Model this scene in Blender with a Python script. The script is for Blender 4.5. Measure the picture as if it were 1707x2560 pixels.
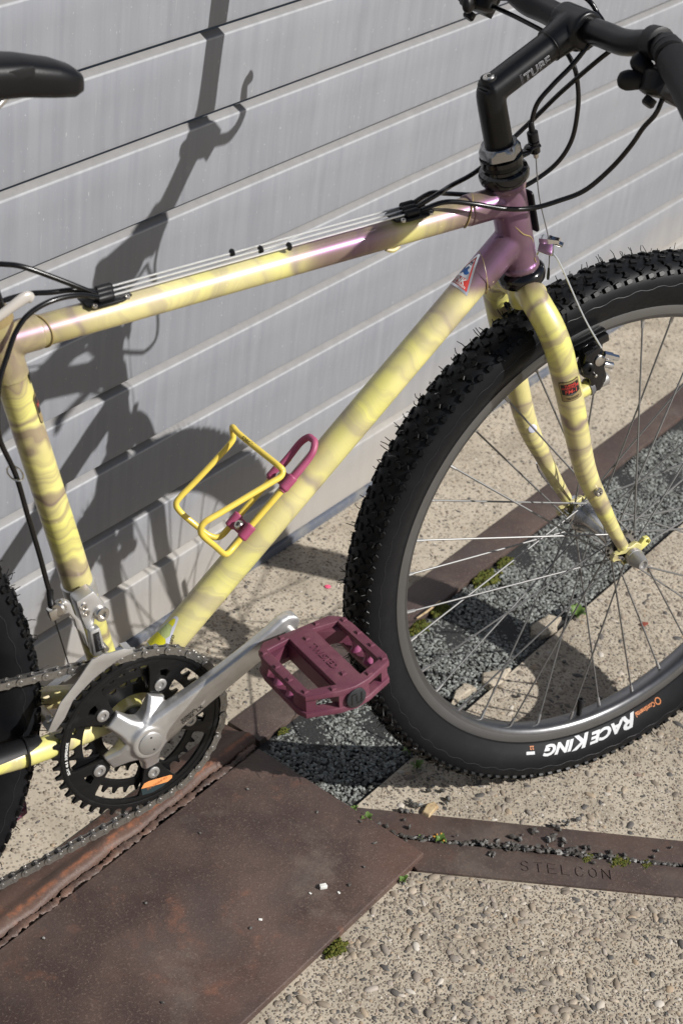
import bpy, bmesh, math, random
import numpy as np
from mathutils import Matrix, Vector
random.seed(7); RNG = np.random.default_rng(7)
for o in list(bpy.data.objects): bpy.data.objects.remove(o)
SC = bpy.context.scene
COL = SC.collection
A = np.array
# ------------------------------------------------------------------ camera, sky, sun, exposure
CAM_R = [[0.840134, 0.221775, -0.494965], [-0.531422, 0.51909, -0.66943], [0.108468, 0.825446, 0.553961]]
CAM_C = (-0.66518, -1.20442, 1.48602)
cd = bpy.data.cameras.new('camera'); cam = bpy.data.objects.new('camera', cd); COL.objects.link(cam)
m = Matrix(CAM_R).to_4x4(); m.translation = Vector(CAM_C); cam.matrix_world = m
cd.sensor_fit = 'VERTICAL'; cd.sensor_height = 36; cd.lens = 64.032
cd.clip_start = 0.05; cd.clip_end = 400
cd.dof.use_dof = True; cd.dof.focus_distance = 1.93; cd.dof.aperture_fstop = 10.0
SC.camera = cam
SC.cycles.adaptive_threshold = 0.015; SC.cycles.max_bounces = 5; SC.cycles.diffuse_bounces = 3; SC.cycles.glossy_bounces = 3; SC.cycles.transmission_bounces = 0; SC.cycles.caustics_reflective = False; SC.cycles.caustics_refractive = False
SUN = A([0.449, -0.649, 0.614])            # towards the sun
w = bpy.data.worlds.new('World'); SC.world = w; w.use_nodes = True
wn = w.node_tree.nodes; wl = w.node_tree.links
sky = wn.new('ShaderNodeTexSky'); sky.sky_type = 'NISHITA'; sky.sun_disc = False
sky.sun_elevation = math.asin(SUN[2] / np.linalg.norm(SUN)); sky.sun_rotation = math.atan2(SUN[0], SUN[1])
sky.air_density = 1.0; sky.dust_density = 1.5; sky.ozone_density = 1.0
wn['Background'].inputs['Strength'].default_value = 0.050
wl.new(sky.outputs[0], wn['Background'].inputs['Color'])
sd = bpy.data.lights.new('sun', 'SUN'); so = bpy.data.objects.new('sun', sd); COL.objects.link(so)
sd.energy = 5.0; sd.angle = math.radians(0.53); sd.color = (1.0, 0.972, 0.932)
so.rotation_euler = Vector((-SUN[0], -SUN[1], -SUN[2])).to_track_quat('-Z', 'Y').to_euler()
so.location = (2, -3, 3)
vs = SC.view_settings; vs.view_transform = 'Standard'; vs.look = 'None'; vs.exposure = 0.12; vs.gamma = 1.0

# ------------------------------------------------------------------ mesh helpers
def nrm(v): v = A(v, float); return v / np.linalg.norm(v)
def mk(name, VF, mat, parent=None, smooth=True, ang=38, attrs=None, kind=None):
    V, F = VF[0], VF[1]
    me = bpy.data.meshes.new(name)
    me.from_pydata([tuple(map(float, v)) for v in V], [], [tuple(int(i) for i in f) for f in F])
    me.update()
    if smooth:
        me.polygons.foreach_set('use_smooth', [True] * len(me.polygons))
        me.set_sharp_from_angle(angle=math.radians(ang))
    if len(VF) > 2 and attrs is None: attrs = {'along': VF[2]}
    for k, vals in (attrs or {}).items():
        a = me.attributes.new(k, 'FLOAT', 'POINT'); a.data.foreach_set('value', np.asarray(vals, dtype=np.float32))
    if mat is not None: me.materials.append(mat)
    return link(name, me, parent, kind)
def link(name, me, parent=None, kind=None):
    o = bpy.data.objects.new(name, me); COL.objects.link(o); o.parent = parent
    if kind: o['kind'] = kind
    return o
def empty(name, parent=None, loc=(0, 0, 0)):
    o = bpy.data.objects.new(name, None); COL.objects.link(o); o.parent = parent; o.location = loc; o.empty_display_size = .02
    return o
def tag(o, label, cat, group=None, kind=None):
    o['label'] = label; o['category'] = cat
    if group: o['group'] = group
    if kind: o['kind'] = kind
    return o
def join(*parts):
    V, F, n, al, has = [], [], 0, [], False
    for p in parts:
        v = np.asarray(p[0], float); V.append(v); F += [tuple(i + n for i in f) for f in p[1]]; n += len(v)
        if len(p) > 2: al.append(np.asarray(p[2], float)); has = True
        else: al.append(np.zeros(len(v)))
    r = (np.concatenate(V), F)
    return r + (np.concatenate(al),) if has else r
def xf(VF, M):
    V = np.asarray(VF[0], float); M = np.asarray(M, float)
    return (V @ M[:3, :3].T + M[:3, 3], VF[1]) + tuple(VF[2:])
def mirror_y(VF):
    V = np.asarray(VF[0], float).copy(); V[:, 1] *= -1
    return (V, [tuple(reversed(f)) for f in VF[1]]) + tuple(VF[2:])
def crom(P, sub):
    P = np.asarray(P, float)
    if sub <= 1 or len(P) < 3: return P
    Q = np.vstack([2 * P[0] - P[1], P, 2 * P[-1] - P[-2]]); out = []
    for i in range(1, len(Q) - 2):
        p0, p1, p2, p3 = Q[i - 1:i + 3]
        for t in np.arange(sub) / sub:
            out.append(.5 * ((2 * p1) + (-p0 + p2) * t + (2 * p0 - 5 * p1 + 4 * p2 - p3) * t * t + (-p0 + 3 * p1 - 3 * p2 + p3) * t ** 3))
    out.append(P[-1]); return A(out)
def sweep(P, r, n=14, sub=6, caps=True, closed=False, squash=None):
    """tube of radius r (number or one per control point) along a smooth path; returns verts, faces, distance along"""
    P = np.asarray(P, float)
    if np.ndim(r) == 0: R = np.full(len(P), float(r))
    else: R = np.asarray(r, float)
    if closed:
        K = np.vstack([P[-2:], P, P[:2]]); RK = np.concatenate([R[-2:], R, R[:2]])
        X = crom(np.hstack([K, RK[:, None]]), sub); X = X[2 * sub:2 * sub + len(P) * sub]
    else: X = crom(np.hstack([P, R[:, None]]), sub)
    P, R = X[:, :3], X[:, 3]; N = len(P)
    T = (np.roll(P, -1, 0) - np.roll(P, 1, 0)) if closed else np.gradient(P, axis=0)
    T /= np.linalg.norm(T, axis=1)[:, None]
    u = np.cross(T[0], [0, 1, 0]); u = u if np.linalg.norm(u) > .1 else np.cross(T[0], [1, 0, 0]); u /= np.linalg.norm(u)
    th = np.arange(n) * 2 * np.pi / n; V = []; L = 0; al = []
    for i in range(N):
        u = u - T[i] * (u @ T[i]); u /= np.linalg.norm(u); b = np.cross(T[i], u)
        if i: L += np.linalg.norm(P[i] - P[i - 1])
        su, sb = squash or (1, 1)
        V.append(P[i] + R[i] * (np.outer(np.cos(th), u) * su + np.outer(np.sin(th), b) * sb)); al += [L] * n
    V = np.concatenate(V); F = []
    for i in range(N if closed else N - 1):
        j = (i + 1) % N
        for k in range(n):
            k2 = (k + 1) % n; F.append((i * n + k, i * n + k2, j * n + k2, j * n + k))
    if caps and not closed:
        F.append(tuple(range(n - 1, -1, -1))); F.append(tuple((N - 1) * n + k for k in range(n)))
    return V, F, A(al)
def tube(a, b, r, r2=None, n=20, caps=True, seg=1):
    a, b = A(a, float), A(b, float); t = np.linspace(0, 1, seg + 1)[:, None]
    return sweep(a + (b - a) * t, np.linspace(r, r if r2 is None else r2, seg + 1), n, 1, caps)
def frame_of(d):
    d = nrm(d); u = np.cross(d, [0, 1, 0]); u = u if np.linalg.norm(u) > .1 else np.cross(d, [1, 0, 0]); u = nrm(u)
    return u, np.cross(d, u), d
def lathe(prof, o, d, n=32, closed=False):
    """prof: (distance along d, radius)"""
    u, b, d = frame_of(d); th = np.arange(n) * 2 * np.pi / n; V, F = [], []
    ring = np.outer(np.cos(th), u) + np.outer(np.sin(th), b)
    for a, r in prof: V.append(A(o, float) + d * a + ring * max(r, 1e-5))
    N = len(prof)
    for i in range(N if closed else N - 1):
        j = (i + 1) % N
        for k in range(n):
            k2 = (k + 1) % n; F.append((i * n + k, i * n + k2, j * n + k2, j * n + k))
    if not closed:
        F.append(tuple(range(n - 1, -1, -1))); F.append(tuple((N - 1) * n + k for k in range(n)))
    return np.concatenate(V), F
def ringlathe(prof, n=180, close=True, a0=0., a1=360.):
    """wheel section: prof (y, r) revolved round the y axis"""
    full = abs(a1 - a0 - 360) < 1e-6
    th = np.radians(np.linspace(a0, a1, n, endpoint=not full)); V, F = [], []
    for y, r in prof: V.append(np.stack([r * np.cos(th), np.full(n, y), r * np.sin(th)], 1))
    N = len(prof); V = np.concatenate(V)
    for i in range(N if close else N - 1):
        j = (i + 1) % N
        for k in range(n if full else n - 1):
            k2 = (k + 1) % n; F.append((i * n + k, j * n + k, j * n + k2, i * n + k2))
    return V, F
def box(c, s, rot=None):
    V = A([[x, y, z] for x in (-.5, .5) for y in (-.5, .5) for z in (-.5, .5)]) * A(s)
    if rot is not None: V = V @ A(rot).T
    F = [(0, 1, 3, 2), (4, 6, 7, 5), (0, 4, 5, 1), (2, 3, 7, 6), (0, 2, 6, 4), (1, 5, 7, 3)]
    return V + A(c), F
def loft(S, caps=True):
    n = len(S[0]); V = np.concatenate([A(s, float) for s in S]); F = []
    for i in range(len(S) - 1):
        for k in range(n):
            k2 = (k + 1) % n; F.append((i * n + k, i * n + k2, (i + 1) * n + k2, (i + 1) * n + k))
    if caps: F.append(tuple(range(n - 1, -1, -1))); F.append(tuple((len(S) - 1) * n + k for k in range(n)))
    return V, F
def bevelled(VF, w, seg=2, ang=30):
    bm = bmesh.new(); vs_ = [bm.verts.new(tuple(v)) for v in VF[0]]
    for f in VF[1]:
        try: bm.faces.new([vs_[i] for i in f])
        except ValueError: pass
    bmesh.ops.recalc_face_normals(bm, faces=bm.faces)
    es = [e for e in bm.edges if e.is_manifold and e.calc_face_angle(0) > math.radians(ang)]
    bmesh.ops.bevel(bm, geom=es, offset=w, segments=seg, affect='EDGES', profile=.5)
    bm.verts.index_update()
    r = (A([tuple(v.co) for v in bm.verts]), [tuple(v.index for v in f.verts) for f in bm.faces]); bm.free(); return r
def from_obj(o):
    dg = bpy.context.evaluated_depsgraph_get(); dg.update()
    me = bpy.data.meshes.new_from_object(o.evaluated_get(dg))
    r = (A([tuple(v.co) for v in me.vertices]) if len(me.vertices) else np.zeros((0, 3)), [tuple(p.vertices) for p in me.polygons])
    d = o.data; bpy.data.objects.remove(o); bpy.data.meshes.remove(me)
    if len(r[0]):
        bm = bmesh.new(); vs_ = [bm.verts.new(tuple(v)) for v in r[0]]
        for f in r[1]:
            try: bm.faces.new([vs_[i] for i in f])
            except ValueError: pass
        bmesh.ops.remove_doubles(bm, verts=bm.verts, dist=2e-6); bm.verts.index_update()
        r = (A([tuple(v.co) for v in bm.verts]), [tuple(v.index for v in f.verts) for f in bm.faces]); bm.free()
    (bpy.data.curves if isinstance(d, bpy.types.Curve) else bpy.data.meshes).remove(d); return r
def plate(loops, thick, bev=0., res=1):
    """flat outline with holes, thickness along local z, centred"""
    c = bpy.data.curves.new('t', 'CURVE'); c.dimensions = '2D'; c.fill_mode = 'BOTH'; c.extrude = max(thick / 2 - bev, 0); c.bevel_depth = bev; c.bevel_resolution = res
    if bev: c.offset = -bev
    for L in loops:
        s = c.splines.new('POLY'); s.points.add(len(L) - 1); s.use_cyclic_u = True
        for p, q in zip(s.points, L): p.co = (q[0], q[1], 0, 1)
    o = bpy.data.objects.new('t', c); COL.objects.link(o); return from_obj(o)
def text(s, size, extrude=0., shear=0., bold=0., align='LEFT', spacing=1.):
    c = bpy.data.curves.new('t', 'FONT'); c.body = s; c.size = size; c.extrude = extrude; c.shear = shear; c.offset = bold; c.align_x = align; c.space_character = spacing; c.resolution_u = 3
    o = bpy.data.objects.new('t', c); COL.objects.link(o); return from_obj(o)
def subdiv_long(VF, mx):
    bm = bmesh.new(); vs_ = [bm.verts.new(tuple(v)) for v in VF[0]]
    for f in VF[1]:
        try: bm.faces.new([vs_[i] for i in f])
        except ValueError: pass
    bmesh.ops.triangulate(bm, faces=bm.faces)
    for _ in range(5):
        es = [e for e in bm.edges if e.calc_length() > mx]
        if not es: break
        bmesh.ops.subdivide_edges(bm, edges=es, cuts=1); bmesh.ops.triangulate(bm, faces=[f for f in bm.faces if len(f.verts) > 3])
    bm.verts.index_update()
    r = (A([tuple(v.co) for v in bm.verts]), [tuple(v.index for v in f.verts) for f in bm.faces]); bm.free(); return r
def wrap_tube(VF, a, d, r, phi0, side=(0, -1, 0)):
    """flat (x: round the tube, y: along it) on to a tube's surface"""
    a = A(a); d = nrm(d); s = A(side, float); up = np.cross(s, d); up = up if up[2] > 0 else -up
    out = []
    for x, y, z in VF[0]:
        ph = phi0 + x / r; out.append(a + d * y + (r + z) * (s * math.cos(ph) + up * math.sin(ph)))
    return A(out), VF[1]
def fuse(VF, voxel, name, mat, parent, smooth_it=4, attrs=None):
    """one continuous casting: shapes merged and their joints filleted"""
    o = mk(name, VF, mat, parent)
    r = o.modifiers.new('r', 'REMESH'); r.mode = 'VOXEL'; r.voxel_size = voxel; r.use_smooth_shade = True
    if smooth_it: s = o.modifiers.new('s', 'SMOOTH'); s.iterations = smooth_it; s.factor = .5
    dg = bpy.context.evaluated_depsgraph_get(); dg.update()
    me = bpy.data.meshes.new_from_object(o.evaluated_get(dg)); o.modifiers.clear(); old = o.data; o.data = me; me.name = name
    if not me.materials: me.materials.append(mat)
    me.polygons.foreach_set('use_smooth', [True] * len(me.polygons)); bpy.data.meshes.remove(old); return o
def rotY(t): c, s = math.cos(t), math.sin(t); return A([[c, 0, -s], [0, 1, 0], [s, 0, c]])   # turns x towards z

# ------------------------------------------------------------------ materials
def new_mat(name):
    mt = bpy.data.materials.new(name); mt.use_nodes = True; nt = mt.node_tree; return mt, nt, nt.nodes['Principled BSDF']
class N:
    def __init__(s, nt): s.nt = nt
    def __call__(s, t, **kw):
        n = s.nt.nodes.new('ShaderNode' + t)
        for k, v in kw.items():
            if k.startswith('i_'):
                key = k[2:]; key = int(key) if key.isdigit() else key
                sock = n.inputs[key]
                if hasattr(v, 'is_linked') or isinstance(v, bpy.types.NodeSocket): s.nt.links.new(v, sock)
                else: sock.default_value = v
            else: setattr(n, k, v)
        return n
    def link(s, a, b): s.nt.links.new(a, b)
    def math(s, op, a, b=None, c=None, clamp=False):
        n = s.nt.nodes.new('ShaderNodeMath'); n.operation = op; n.use_clamp = clamp
        for i, v in enumerate((a, b, c)):
            if v is None: continue
            if isinstance(v, bpy.types.NodeSocket): s.nt.links.new(v, n.inputs[i])
            else: n.inputs[i].default_value = v
        return n.outputs[0]
    def mix(s, f, a, b):
        n = s.nt.nodes.new('ShaderNodeMix'); n.data_type = 'RGBA'
        for i, v in ((0, f), (6, a), (7, b)):
            if isinstance(v, bpy.types.NodeSocket): s.nt.links.new(v, n.inputs[i])
            else: n.inputs[i].default_value = v if i == 0 else (*v, 1)[:4]
        return n.outputs[2]
    def ramp(s, f, stops, interp='LINEAR'):
        n = s.nt.nodes.new('ShaderNodeValToRGB'); n.color_ramp.interpolation = interp
        e = n.color_ramp.elements
        while len(e) < len(stops): e.new(.5)
        for q, (p, c) in zip(e, stops): q.position = p; q.color = (*c, 1) if len(c) == 3 else c
        s.nt.links.new(f, n.inputs[0]); return n.outputs[0]
    def ramp1(s, f, a, b):
        n = s.nt.nodes.new('ShaderNodeMapRange'); n.interpolation_type = 'SMOOTHSTEP'
        n.inputs[1].default_value = a; n.inputs[2].default_value = b; s.nt.links.new(f, n.inputs[0]); return n.outputs[0]
    def noise(s, vec, scale, detail=3, rough=.5, dist=0.):
        n = s.nt.nodes.new('ShaderNodeTexNoise'); n.inputs['Scale'].default_value = scale; n.inputs['Detail'].default_value = detail
        n.inputs['Roughness'].default_value = rough; n.inputs['Distortion'].default_value = dist
        if vec is not None: s.nt.links.new(vec, n.inputs['Vector'])
        return n.outputs[0]
    def bump(s, h, strength, dist, bsdf, prev=None):
        n = s.nt.nodes.new('ShaderNodeBump'); n.inputs['Strength'].default_value = strength; n.inputs['Distance'].default_value = dist
        s.nt.links.new(h, n.inputs['Height'])
        if prev is not None: s.nt.links.new(prev, n.inputs['Normal'])
        s.nt.links.new(n.outputs[0], bsdf.inputs['Normal']); return n.outputs[0]
    def obj(s): return s.nt.nodes.new('ShaderNodeTexCoord').outputs['Object']
    def scaled(s, v, sc, loc=(0, 0, 0)):
        n = s.nt.nodes.new('ShaderNodeMapping'); n.inputs['Scale'].default_value = sc; n.inputs['Location'].default_value = loc; s.nt.links.new(v, n.inputs['Vector']); return n.outputs[0]
    def attr(s, name): n = s.nt.nodes.new('ShaderNodeAttribute'); n.attribute_name = name; return n.outputs['Fac']
def simple(name, col, rough=.5, metal=0., spec=.5, coat=0., var=None, bump=None, rvar=0.):
    mt, nt, b = new_mat(name); n = N(nt)
    b.inputs['Roughness'].default_value = rough; b.inputs['Metallic'].default_value = metal
    b.inputs['Specular IOR Level'].default_value = spec; b.inputs['Coat Weight'].default_value = coat; b.inputs['Coat Roughness'].default_value = .08
    b.inputs['Base Color'].default_value = (*col, 1)
    co = n.obj()
    if var:
        c2, sc, lo, hi = var
        n.link(n.mix(n.ramp1(n.noise(co, sc, 4, .6), lo, hi), col, c2), b.inputs['Base Color'])
    if rvar: n.link(n.math('MULTIPLY_ADD', n.noise(co, 90, 4, .6), rvar, rough - rvar / 2, clamp=True), b.inputs['Roughness'])
    if bump: n.bump(n.noise(co, bump[0], 4, .6), bump[1], bump[2], b)
    return mt
def paint_mat(name, lug=False, freq=34., amt=.50, smoke=(.255, .200, .200)):
    """pearl lacquer, yellow with smoky mauve swirls, purple round the head tube"""
    mt, nt, b = new_mat(name); n = N(nt); co = n.obj()
    big = n.noise(co, 9., 2, .5)
    if lug: f1 = n.noise(n.scaled(co, (30, 12, 30)), 1., 3, .5, 1.2); f2 = n.noise(n.scaled(co, (45, 30, 45), (3, 1, 0)), 1., 2, .5, 1.5)
    else:
        al = n.attr('along'); wob = n.noise(co, 20., 2, .5)
        cv = n('CombineXYZ', i_X=n.math('MULTIPLY_ADD', wob, .065, al), i_Y=0., i_Z=0.).outputs[0]
        f1 = n.noise(n.scaled(cv, (freq, 1, 1)), 1., 2, .45); f2 = n.noise(n.scaled(cv, (freq * 2.1, 1, 1), (7, 2, 0)), 1., 3, .5)
    band = n.math('ADD', n.math('MULTIPLY', n.ramp1(f1, .38, .68), amt), n.math('MULTIPLY', n.ramp1(f2, .48, .66), .26), clamp=True)
    vein = n.math('SUBTRACT', 1., n.ramp1(n.math('ABSOLUTE', n.math('SUBTRACT', f2, .5)), .0, .016))
    smoky = n.math('MAXIMUM', band, n.math('MULTIPLY', n.math('MULTIPLY', vein, n.ramp1(f1, .30, .5)), .26))
    yel = n.mix(n.ramp1(big, .35, .65), (.71, .645, .275), (.72, .69, .175))
    col = n.mix(smoky, yel, smoke)
    sep = n('SeparateXYZ', i_0=co).outputs
    # purple fade: distance from the head tube's middle
    dist = n('VectorMath', operation='DISTANCE', i_0=co, i_1=(.443, 0, .742)).outputs['Value']
    pur = n.ramp1(n.math('ADD', dist, n.math('MULTIPLY', n.math('SUBTRACT', big, .5), .07)), .185, .035)
    d2 = n('VectorMath', operation='DISTANCE', i_0=co, i_1=(-.105, 0, .718)).outputs['Value']
    pur2 = n.math('MULTIPLY', n.ramp1(n.math('ADD', d2, n.math('MULTIPLY', n.math('SUBTRACT', big, .5), .05)), .12, .02), .62)
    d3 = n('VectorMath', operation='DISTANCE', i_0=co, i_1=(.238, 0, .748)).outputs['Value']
    pur_shadow = n.math('MULTIPLY', n.ramp1(n.math('ADD', d3, n.math('MULTIPLY', n.math('SUBTRACT', big, .5), .05)), .080, .030), .88)  # purple with the handlebar's shadow on the top tube painted in
    zone = n.math('MULTIPLY', n.math('MAXIMUM', n.math('MAXIMUM', pur, pur2), pur_shadow), n.ramp1(sep[2], .672, .69))
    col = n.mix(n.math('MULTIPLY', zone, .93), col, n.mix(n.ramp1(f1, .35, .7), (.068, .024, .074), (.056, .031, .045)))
    chips = n.ramp1(n.noise(co, 260., 2, .5), .745, .77)
    col = n.mix(n.math('MULTIPLY', chips, .7), col, (.75, .66, .4))
    n.link(col, b.inputs['Base Color'])
    b.inputs['Roughness'].default_value = .36; b.inputs['Specular IOR Level'].default_value = .4
    b.inputs['Coat Weight'].default_value = .35; b.inputs['Coat Roughness'].default_value = .13
    g = nt.nodes.new('ShaderNodeBsdfGlossy'); g.inputs['Color'].default_value = (.95, .60, .86, 1); g.inputs['Roughness'].default_value = .40
    mx = nt.nodes.new('ShaderNodeMixShader'); n.link(n.mix(zone, (1, 1, 1), (.85, .48, .90)), b.inputs['Specular Tint']); n.link(n.math('MULTIPLY_ADD', zone, .25, .35), b.inputs['Coat Weight']); n.link(n.math('MULTIPLY_ADD', zone, .03, .07), mx.inputs[0]); n.link(n.mix(zone, (.95, .66, .86), (.70, .26, .74)), g.inputs['Color'])
    n.link(b.outputs[0], mx.inputs[1]); n.link(g.outputs[0], mx.inputs[2]); n.link(mx.outputs[0], nt.nodes['Material Output'].inputs['Surface'])
    n.bump(n.noise(co, 900., 2, .5), .05, .0004, b)
    return mt
def wall_mat():
    mt, nt, b = new_mat('weathered_shutter_metal'); n = N(nt); co = n.obj()
    rnd = n('ObjectInfo').outputs['Random']
    off = n('VectorMath', operation='ADD', i_0=co, i_1=n('CombineXYZ', i_X=n.math('MULTIPLY', rnd, 37.), i_Y=0., i_Z=n.math('MULTIPLY', rnd, 11.)).outputs[0]).outputs[0]
    st = n.noise(n.scaled(off, (75, 75, 3.5)), 1., 4, .6); st2 = n.noise(n.scaled(off, (14, 14, 2)), 1., 3, .5); sp = n.noise(n.scaled(off, (420, 420, 160)), 1., 2, .5)
    drip = n.noise(n.scaled(off, (160, 160, 9)), 1., 3, .6)
    c = n.mix(n.ramp1(st, .25, .78), (.252, .264, .296), (.300, .312, .342))
    c = n.mix(n.math('MULTIPLY', n.ramp1(st2, .42, .7), .35), c, (.298, .306, .328))
    c = n.mix(n.math('MULTIPLY', n.ramp1(sp, .70, .78), .75), c, (.58, .58, .58))
    c = n.mix(n.math('MULTIPLY', n.ramp1(drip, .66, .78), .45), c, (.47, .465, .455))
    z = n('SeparateXYZ', i_0=co).outputs[2]
    low_dark = n.math('MULTIPLY', n.ramp1(n.math('ADD', z, n.math('MULTIPLY', n.noise(off, 60., 4, .6), .02)), -.070, -.088), .55)
    c = n.mix(low_dark, c, (.20, .195, .19))  # each slat darkens unevenly towards its lower edge
    ledge = n.ramp1(z, -.0005, .002)
    c = n.mix(n.math('MULTIPLY', ledge, .8), c, n.mix(n.noise(off, 90., 4, .6), (.22, .213, .205), (.31, .30, .288)))
    edge = n.math('MULTIPLY', n.ramp1(z, -.0016, -.0006), n.ramp1(z, .0016, .0006)); c = n.mix(n.math('MULTIPLY', edge, n.math('MULTIPLY_ADD', st, .6, .15)), c, (.55, .555, .57))   # highlight along each slat's rounded edge, painted into the colour
    # dried dust splashed up on the lowest slats
    wz = n('SeparateXYZ', i_0=n('NewGeometry').outputs['Position']).outputs[2]
    dust = n.math('MULTIPLY', n.ramp1(n.math('ADD', wz, n.math('MULTIPLY', n.math('SUBTRACT', st2, .5), .16)), .24, .0), .6)
    c = n.mix(dust, c, (.50, .455, .385))
    n.link(c, b.inputs['Base Color']); b.inputs['Metallic'].default_value = .25
    n.link(n.math('MULTIPLY_ADD', st, .2, .40), b.inputs['Roughness'])
    bp = n.bump(n.noise(n.scaled(off, (7, 7, 5)), 1., 3, .5), .5, .004, b); n.bump(sp, .12, .0006, b, bp)
    return mt
def concrete_mat(name, dirt=.55):
    mt, nt, b = new_mat(name); n = N(nt); co = n.obj()
    v = nt.nodes.new('ShaderNodeTexVoronoi'); v.inputs['Scale'].default_value = 260.; n.link(n.scaled(co, (1, 1, 1)), v.inputs['Vector'])
    v2 = nt.nodes.new('ShaderNodeTexVoronoi'); v2.inputs['Scale'].default_value = 480.; n.link(co, v2.inputs['Vector'])
    rb = n('SeparateColor', i_0=v.outputs['Color']).outputs
    stone = n.ramp(rb[0], [(0, (.09, .082, .075)), (.16, (.22, .188, .152)), (.5, (.32, .275, .215)), (.8, (.46, .41, .335)), (1, (.29, .225, .17))])
    cem = n.mix(n.noise(co, 35., 5, .65), (.40, .345, .265), (.52, .46, .37))
    c = n.mix(n.ramp1(v.outputs['Distance'], .55, .3), cem, stone)
    c = n.mix(n.math('MULTIPLY', n.ramp1(n.noise(co, 7., 6, .66, .4), .42, .70), dirt), c, (.19, .158, .118))
    c = n.mix(n.math('MULTIPLY', n.ramp1(n.noise(co, 420., 2, .5), .70, .74), .45), c, (.06, .056, .052))
    n.link(c, b.inputs['Base Color']); b.inputs['Roughness'].default_value = .88; b.inputs['Specular IOR Level'].default_value = .25
    bp = n.bump(v.outputs['Distance'], -.8, .0022, b); bp = n.bump(v2.outputs['Distance'], -.4, .001, b, bp); n.bump(n.noise(co, 120., 4, .6), .5, .0015, b, bp)
    return mt
def pebble_mat(name, stops, rough=.7, bump=.3, spec=.35):
    mt, nt, b = new_mat(name); n = N(nt); co = n.obj()
    c = n.ramp(n.attr('rnd'), stops); c = n.mix(n.math('MULTIPLY', n.noise(co, 900., 3, .6), .35), c, (.30, .26, .21))
    n.link(c, b.inputs['Base Color']); b.inputs['Roughness'].default_value = rough; b.inputs['Specular IOR Level'].default_value = spec
    n.bump(n.noise(co, 1500., 3, .6), bump, .0006, b); return mt
def rust_mat(name, base=(.098, .066, .054), hi=(.155, .115, .092), orange=.35, scale=1., band=None):
    mt, nt, b = new_mat(name); n = N(nt); co = n.obj()
    big = n.noise(co, 9 * scale, 5, .6); fine = n.noise(co, 330., 4, .65); sp = n.noise(co, 700., 2, .5)
    c = n.mix(n.ramp1(big, .32, .7), base, hi)
    c = n.mix(n.math('MULTIPLY', n.ramp1(fine, .52, .72), .55), c, (.185, .135, .108))
    bloom = n.noise(co, 4.2 * scale, 6, .68, .6)
    c = n.mix(n.math('MULTIPLY', n.ramp1(bloom, .50, .70), .34), c, (.100, .048, .034)); c = n.mix(n.math('MULTIPLY', n.ramp1(n.noise(co, 6.5 * scale, 6, .7, .3), .55, .72), .5), c, (.165, .135, .112))
    scr = n.noise(n.scaled(co, (16, 240, 1)), 1., 3, .6, .4); c = n.mix(n.math('MULTIPLY', n.ramp1(scr, .70, .76), .35), c, (.25, .20, .165))
    if band:
        tt_ = n('VectorMath', operation='DOT_PRODUCT', i_0=co, i_1=(-.35823, .93363, 0)).outputs['Value']
        bnd = n.math('SUBTRACT', 1., n.ramp1(n.math('ABSOLUTE', n.math('SUBTRACT', n.math('MULTIPLY_ADD', n.noise(co, 60., 3, .6), .008, tt_), band[0] + .004)), 0., band[1]))
        c = n.mix(n.math('MULTIPLY', bnd, n.math('MULTIPLY', n.ramp1(n.noise(co, 45., 4, .7), .38, .62), .8)), c, (.36, .14, .07)); c = n.mix(n.math('MULTIPLY', n.ramp1(n.noise(co, 19., 4, .6), .655, .70), .75), c, (.33, .33, .28))
    c = n.mix(n.math('MULTIPLY', n.ramp1(n.noise(co, 22., 5, .7), .56, .72), orange), c, (.24, .105, .062))
    c = n.mix(n.math('MULTIPLY', n.ramp1(n.noise(co, 15., 3, .5), .5, .72), .4), c, (.055, .043, .042))
    c = n.mix(n.ramp1(sp, .735, .76), c, (.42, .37, .31))
    n.link(c, b.inputs['Base Color']); n.link(n.math('MULTIPLY_ADD', fine, .35, .36), b.inputs['Roughness']); b.inputs['Specular IOR Level'].default_value = .45
    bp = n.bump(fine, .35, .0012, b); n.bump(n.noise(co, 60., 4, .6), .4, .002, b, bp); return mt
def rubber_mat(name, col=(.0055, .0060, .0074), rough=.50):
    mt, nt, b = new_mat(name); n = N(nt); co = n.obj()
    c = n.mix(n.math('MULTIPLY', n.ramp1(n.noise(co, 38., 5, .65), .45, .75), .5), col, tuple(x * 2.1 for x in col))
    n.link(c, b.inputs['Base Color']); n.link(n.math('MULTIPLY_ADD', n.noise(co, 120., 3, .6), .22, rough - .11), b.inputs['Roughness']); b.inputs['Specular IOR Level'].default_value = .20
    n.bump(n.noise(co, 1400., 2, .5), .12, .0005, b); return mt
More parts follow.
